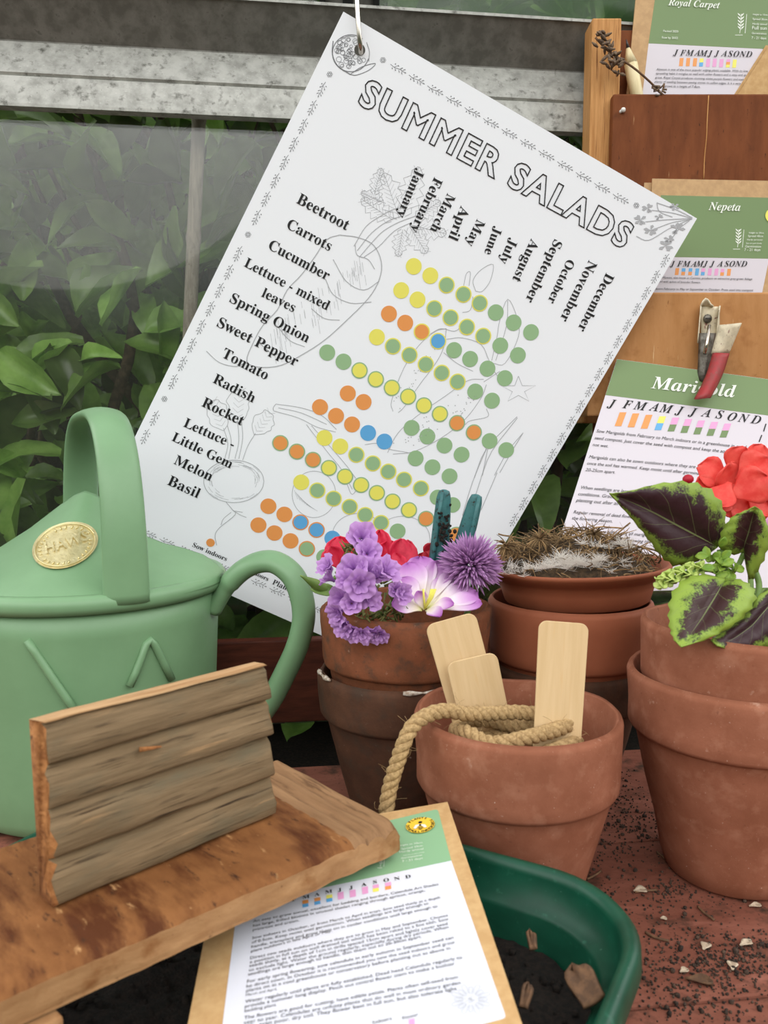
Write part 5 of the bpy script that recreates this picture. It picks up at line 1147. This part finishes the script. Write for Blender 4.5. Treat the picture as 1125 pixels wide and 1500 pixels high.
# upright ribbed board
UA, UB = V(-.0851, .2042, .064), V(-.0348, .2560, .064); ua = math.atan2(UB.y - UA.y, UB.x - UA.x); ul = (UB - UA).length
def upright():
    b = MB(); H_, T_ = .0492, .0105
    fr = []                                                       # front profile (depth, height): four rounded ribs with grooves
    for z0_, z1_ in ((0, .26), (.26, .53), (.53, .77), (.77, 1.0)):
        for k in range(7):
            t = (0, .05, .12, .35, .65, .88, 1.0)[k]; d_ = (.0032, .0010, .0, .0001, .0005, .0014, .0032)[k]; fr.append((d_, lerp(z0_, z1_, t * .985 + .005) * H_))
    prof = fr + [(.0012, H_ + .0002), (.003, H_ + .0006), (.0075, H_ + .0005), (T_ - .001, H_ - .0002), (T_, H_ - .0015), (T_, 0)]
    n = len(prof); nx = 90; vs = []
    for i in range(nx):
        x = ul * i / (nx - 1)
        for d_, z in prof:
            e = 0
            if i in (0, 1): e = .0026 * noise.noise(V(z * 330, d_ * 300, 1)) + .0012 * noise.noise(V(z * 900, d_ * 300, 4))
            if i in (nx - 1, nx - 2): e = .0008 * noise.noise(V(z * 260, d_ * 300, 9)) + .0004 * math.sin(z / H_ * PI * 8)
            w_ = .00045 * noise.noise(V(x * 45, z * 500, d_ * 100)) + .0002 * noise.noise(V(x * 160, z * 1500, 3))
            kn = math.exp(-((x - ul * .385) / .0022) ** 2 - ((z - H_ * .70) / .0013) ** 2) if d_ < .004 else 0
            vs.append(V(x + e, d_ + w_ + kn * .0022, z + w_ * .5))
    fs = []; mi = []
    for i in range(nx - 1):
        for k in range(n):
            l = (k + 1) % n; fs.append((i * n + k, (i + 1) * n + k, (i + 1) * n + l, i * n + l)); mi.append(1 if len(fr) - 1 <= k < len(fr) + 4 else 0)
    b.add(vs, fs); b.mi = mi
    # end caps as strips between front and back
    for i, s_ in ((0, 1), (nx - 1, -1)):
        idx = [i * n + k for k in range(n)]; b.f.append(tuple(idx if s_ > 0 else idx[::-1])); b.mi.append(2)
    return b
Mu = Matrix.Translation(UA - B0_) @ Matrix.Rotation(ua, 4, 'Z') @ Matrix.Rotation(math.radians(-3), 4, 'X')
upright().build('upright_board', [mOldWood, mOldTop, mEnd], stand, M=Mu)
b = MB(); kc = V(ul * .385, -.0002, .0492 * .70)
b.tube([kc + V(-.0022, .0002, .0011), kc + V(.001, -.0009, .0009), kc + V(.0042, -.0004, .0003)], lambda t: .0008 * (1 - .6 * t), 6, 0)
b.build('splinter', mEnd, stand, M=Mu)
# offcut wedged under the stand's left end
ob = MB(); ob.box((-.062, -.004, -.022), (-.002, .050, -.0006))
o = ob.build('wood_offcut', mBaseF, loc=V(0, 0, 0), bevel=.001, sm=False); o.matrix_world = Matrix.Translation(B0_ + V(.006, .008, 0)) @ Ms @ Matrix.Rotation(math.radians(6), 4, 'Z')
tag(o, 'pale wood offcut in the bottom left corner propping the stand', 'offcut')

# ------------------------------------------------------------------ seed packet under the stand
q = Matrix.Rotation(math.sqrt(.04465 ** 2 + .13727 ** 2 + .08579 ** 2), 3, V(.04465258, -.13726526, .08578996).normalized())
o4 = V(.02277, .28467, .05551); L4 = lambda x, y: o4 + q @ V(x, y, 0)
p4 = Plane(L4(0, 0), L4(-.08, 0), L4(0, -.1))
k4 = thing('seed_packet', 'kraft seed packet with bee emblem lying under the stand on the tray', 'seed packet', o4)
b = MB(); W4 = .0805
f = [L4(0, 0), L4(-W4, 0), L4(-W4, -.118), L4(0, -.118)]; nn = p4.n
b.add(f + [p - nn * .0009 for p in f], [(0, 1, 2, 3), (7, 6, 5, 4), (0, 4, 5, 1), (1, 5, 6, 2), (2, 6, 7, 3), (3, 7, 4, 0)]); b.build('envelope', mKraft, k4, sm=False)
zr = lambda x, y: (260 + .4622 * x, 1140 + .4622 * y)
t = MB(); sheet(t, p4, rounded([zr(825, 98), zr(868, 262), zr(190, 405), zr(250, 235)], 5, which=(0,)), .0002, off=.0001); t.build('green_label', mMint, k4, sm=False)
t = MB(); sheet(t, p4, rounded([zr(868, 262), zr(1042, 760), zr(700, 850), zr(128, 900), zr(190, 405)], 6, which=(1,)), .0002, off=.0001); t.build('white_label', mLabelWhite2, k4, sm=False)
t = MB()
for ch, x, y in (('J', 335, 392), ('F', 370, 384), ('M', 408, 376), ('A', 443, 368), ('M', 480, 359), ('J', 515, 353), ('J', 551, 346), ('A', 592, 336), ('S', 627, 328), ('O', 663, 322), ('N', 697, 317), ('D', 732, 311)): ink_center(t, p4, ch, zr(x, y + 8), 8.2, (1, -.2), 'serif')
LN = [('An easy to grow annual, excellent for bedding and borders, Calendula Art Shades', 240, 460, 828, 341), ('has large, frilled blooms in unusual shades ranging through apricot, orange,', 240, 474, 785, 361), ('primrose and cream.', 239, 487, 386, 456),
      ('Sow indoors in October, or from March to April in trays. Sow seed thinly at a depth', 237, 513, 834, 383), ('of 0.5cm. Keep moist until germination. When seedlings are large enough to', 236, 527, 797, 402), ('handle, transplant and grow them on in cooler conditions until large enough to', 235, 541, 825, 411), ('plant outdoors in late April or May.', 234, 555, 490, 489),
      ('Direct sow seeds outdoors where they are to grow in May and September. Choose', 231, 577, 858, 440), ('a position in full sun on well drained soil which has been raked to a fine tilth. Sow', 230, 590, 860, 452), ('seeds thinly, at a depth of 1cm in drills spaced 15cm apart and lightly cover seed', 228, 602, 857, 467), ('to exclude light. Water the ground regularly, especially during dry periods. When', 226, 616, 860, 478), ('seedlings are large enough to handle, thin them out to 20-30cm apart.', 224, 629, 775, 508),
      ('For early spring flowering, sow calendula in early autumn in September seed can', 221, 652, 876, 511), ('be direct sown. In October it is recommended you sow the seed indoors and grow', 219, 667, 880, 526), ('plants on in a cool greenhouse or conservatory before planting out as above in', 218, 681, 866, 545), ('March and April.', 217, 694, 316, 674),
      ('Water regularly until plants are fully established. Dead head Calendula regularly to', 215, 716, 903, 574), ('provide a summer long display. Pinch out central flower stem to make a bushier', 214, 731, 880, 594), ('bedding plant.', 213, 745, 315, 724),
      ('The flowers are good for cutting, have edible petals. Plants often self-seed from', 211, 768, 890, 637), ('year to year. Calendulas are unfussy plants that do well in most ordinary garden', 210, 783, 898, 655), ('soils, even poor, dry soil. They flower best in full sun, but also tolerate light', 208, 798, 886, 674), ('shade.', 207, 812, 260, 802), ('Flower', 715, 768, 765, 755), ('Indoors', 620, 782, 680, 768)]
for s, x0, y0, x1, y1 in LN: ink_text(t, p4, s, zr(x0, y0), zr(x1, y1), 'sans')
t.build('black_print', mInk, k4, sm=False)
t = MB()
def bar4(x, y, cs, wd=19, h=22):
    for i, ch in enumerate(cs):
        y0, y1 = y - h / 2 + h * i / len(cs), y - h / 2 + h * (i + 1) / len(cs)
        ink_poly(t, p4, [zr(x - wd / 2, y0 + 2), zr(x + wd / 2, y0 - 2), zr(x + wd / 2 + 1.5, y1 - 2), zr(x - wd / 2 + 1.5, y1 + 2)], CB[ch])
for x, y, cs in ((405, 399, 'ob'), (443, 391, 'ob'), (481, 382, 'yb'), (517, 374, 'p'), (555, 367, 'p'), (594, 357, 'p'), (628, 350, 'py'), (667, 343, 'po'), (742, 776, 'p')): bar4(x, y, cs)
t.build('month_bars', MBAR, k4, sm=False)
t = MB(); plant_icon(t, p4, zr(645, 262), 9)
for i, s in enumerate(('Height to 30cm', 'Spread 30cm', 'Hardy annual', 'Full sun or part shade', 'Germination', '7 - 21 days')): ink_text(t, p4, s, zr(698 + i * 3 + (10 if i in (1, 3) else 0), 219 + i * 10), zr(776 + i * 2 - (8 if i > 3 else 0), 208 + i * 10), 'sans')
t.build('white_print', mLabelInkW, k4, sm=False)
t = MB(); ec = zr(770, 152); ink_dot(t, p4, ec, 21.5, 0, .0005, 40)
ink_dot(t, p4, (ec[0], ec[1] + 1.5), 4.2, 1, .0006); ink_dot(t, p4, (ec[0] + .3, ec[1] + 5), 3.6, 1, .0006); ink_dot(t, p4, (ec[0], ec[1] - 3.5), 3.0, 1, .0006)
for s_ in (-1, 1): ink_poly(t, p4, [(ec[0] + s_ * 1.5, ec[1]), (ec[0] + s_ * 7, ec[1] + 1 - s_ * .6), (ec[0] + s_ * 10, ec[1] + 5 - s_ * 1), (ec[0] + s_ * 7, ec[1] + 6 - s_), (ec[0] + s_ * 2, ec[1] + 3)], 2, .0008)
ink_line(t, p4, [(ec[0] - 4, ec[1] + 4), (ec[0] + 4, ec[1] + 3.3)], 1.0, 0, .0009, sm=0); ink_line(t, p4, [(ec[0] - 4, ec[1] + 6.4), (ec[0] + 4, ec[1] + 5.7)], .8, 0, .0009, sm=0)
O4 = p4.pt(ec, .0006); ex4 = (q @ V(1, 0, 0)); ey4 = (q @ V(0, 1, 0)); R4 = 21.5 * (O4 - EYE).length / FPX * .98
def ring_text(body, a0, a1, r_, flip=False):
    for i, ch in enumerate(body):
        if ch == ' ': continue
        a = math.radians(lerp(a0, a1, i / (len(body) - 1))); vs, fs, wd = glyphs(ch, 'bold'); h = R4 * .30
        rad = ex4 * math.cos(a) + ey4 * math.sin(a); tan = ex4 * math.sin(a) - ey4 * math.cos(a)
        if flip: rad, tan = -rad, -tan
        c_ = O4 + (ex4 * math.cos(a) + ey4 * math.sin(a)) * r_
        t.add([c_ + tan * ((x - wd / 2) * h) + rad * (y * h - h * .35) for x, y, z in vs], fs, 1)
ring_text('BUG PLANTS FOR', 205, -10, R4 * .82); ring_text('POLLINATORS', 222, 340, R4 * .82, True)
t.build('bee_emblem', [mat('emblem_yellow', S(240, 196, 60), .5), mInk, mLabelInkW], k4, sm=False)
t = MB(); fc = zr(930, 705)
for k in range(16):
    a = k * PI / 8; r0, r1 = (12, 27) if k % 2 else (10, 22); pt_ = lambda r_, a_: (fc[0] + math.cos(a_) * r_, fc[1] + math.sin(a_) * r_ * .75)
    ink_line(t, p4, [pt_(r0, a - .12), pt_(r1, a - .13), pt_(r1 + 3, a), pt_(r1, a + .13), pt_(r0, a + .12)], .7, 0, .0004)
for k in range(30):
    a = R.uniform(0, 2 * PI); r_ = R.uniform(0, 9); ink_dot(t, p4, (fc[0] + math.cos(a) * r_, fc[1] + math.sin(a) * r_ * .75), .8, 0, .0004, 6)
t.build('flower_drawing', mInkGrey, k4, sm=False)

# ------------------------------------------------------------------ crumbs and litter on the bench
rr = random.Random(51); b = MB()
def bench_pt(px, py): d = ray(px, py); return EYE + d * (-CAM_H / d.z)
SP = [(1050, 1420, 60, 22, 520), (1090, 1395, 40, 14, 200), (1010, 1470, 40, 16, 160), (930, 1215, 40, 22, 420), (950, 1310, 50, 40, 130), (985, 1305, 20, 8, 90), (960, 1400, 60, 40, 150), (1000, 1330, 70, 60, 200), (1070, 1470, 60, 25, 90), (880, 1260, 20, 30, 80), (905, 1160, 20, 20, 140)]
for cx, cy, sx, sy, n_ in SP:
    for k in range(int(n_ * .85)):
        p = bench_pt(cx + rr.gauss(0, sx), max(1000, cy + rr.gauss(0, sy))); r_ = rr.uniform(.0002, .00058) * (1.9 if rr.random() < .08 else 1)
        b.blob(V(p.x, p.y, r_ * .5), r_, seg=5, rings=4, n=.7, seed=k)
tag(b.build('soil_crumbs', mCrumb, loc=V(.15, .26, 0)), 'dark soil crumbs scattered over the red bench boards', 'soil crumbs', kind='stuff')
for i, (lab, px, py, l, w_, a, m) in enumerate((('pale papery flake nearest the front edge, lone', 1073, 1424, .005, .004, 1.2, mFlake), ('grey green flake with a white end beside crumb pile', 1003, 1436, .009, .005, -.3, mTwig), ('white chip left of the grey green flake', 996, 1427, .0035, .003, .4, mFlake), ('tan curled flake above the crumb pile', 1030, 1394, .005, .004, .9, mFlake), ('pale flake on top of the dark crumb lump', 1084, 1388, .006, .004, .5, mFlake), ('tiny white chip midway along the bare board', 967, 1348, .0025, .0025, 0, mFlake), ('pale dry flower scrap left of the right pot', 928, 1308, .006, .005, .2, mFlake), ('white flake against the base of the right pot', 1097, 1330, .005, .003, .1, mFlake))):
    p = bench_pt(px, py); b = MB(); petal(b, frame(p + V(0, 0, .0008), V(math.cos(a), math.sin(a), .15), V(0, 0, 1)), l, w_, .3, .2, .5, .15, 2, nu=5, nv=6, seed=i)
    tag(b.build('dry_flake', m, loc=p, solid=.0003), lab, 'flake', 'dry flakes on the bench')
for lab, P in (('fine pale straw lying in front of the right pot stack', ((962, 1250), (978, 1262), (992, 1271))), ('short straw beside the tray corner', ((860, 1290), (872, 1284), (880, 1278))), ('bent brown twig on the bench right of the pale flakes', ((1022, 1330), (1032, 1340), (1046, 1350))), ('curved dark twig lying close to the tray rim', ((945, 1368), (960, 1376), (980, 1381))), ('thin twig below the dry flower scrap', ((930, 1309), (948, 1307), (962, 1306)))):
    b = MB(); q_ = [bench_pt(*c) + V(0, 0, .0007) for c in P]; b.tube(catmull(q_, 5), .0005, 5); tag(b.build('twig', mTwig, loc=q_[1]), lab, 'twig', 'twigs on the bench')
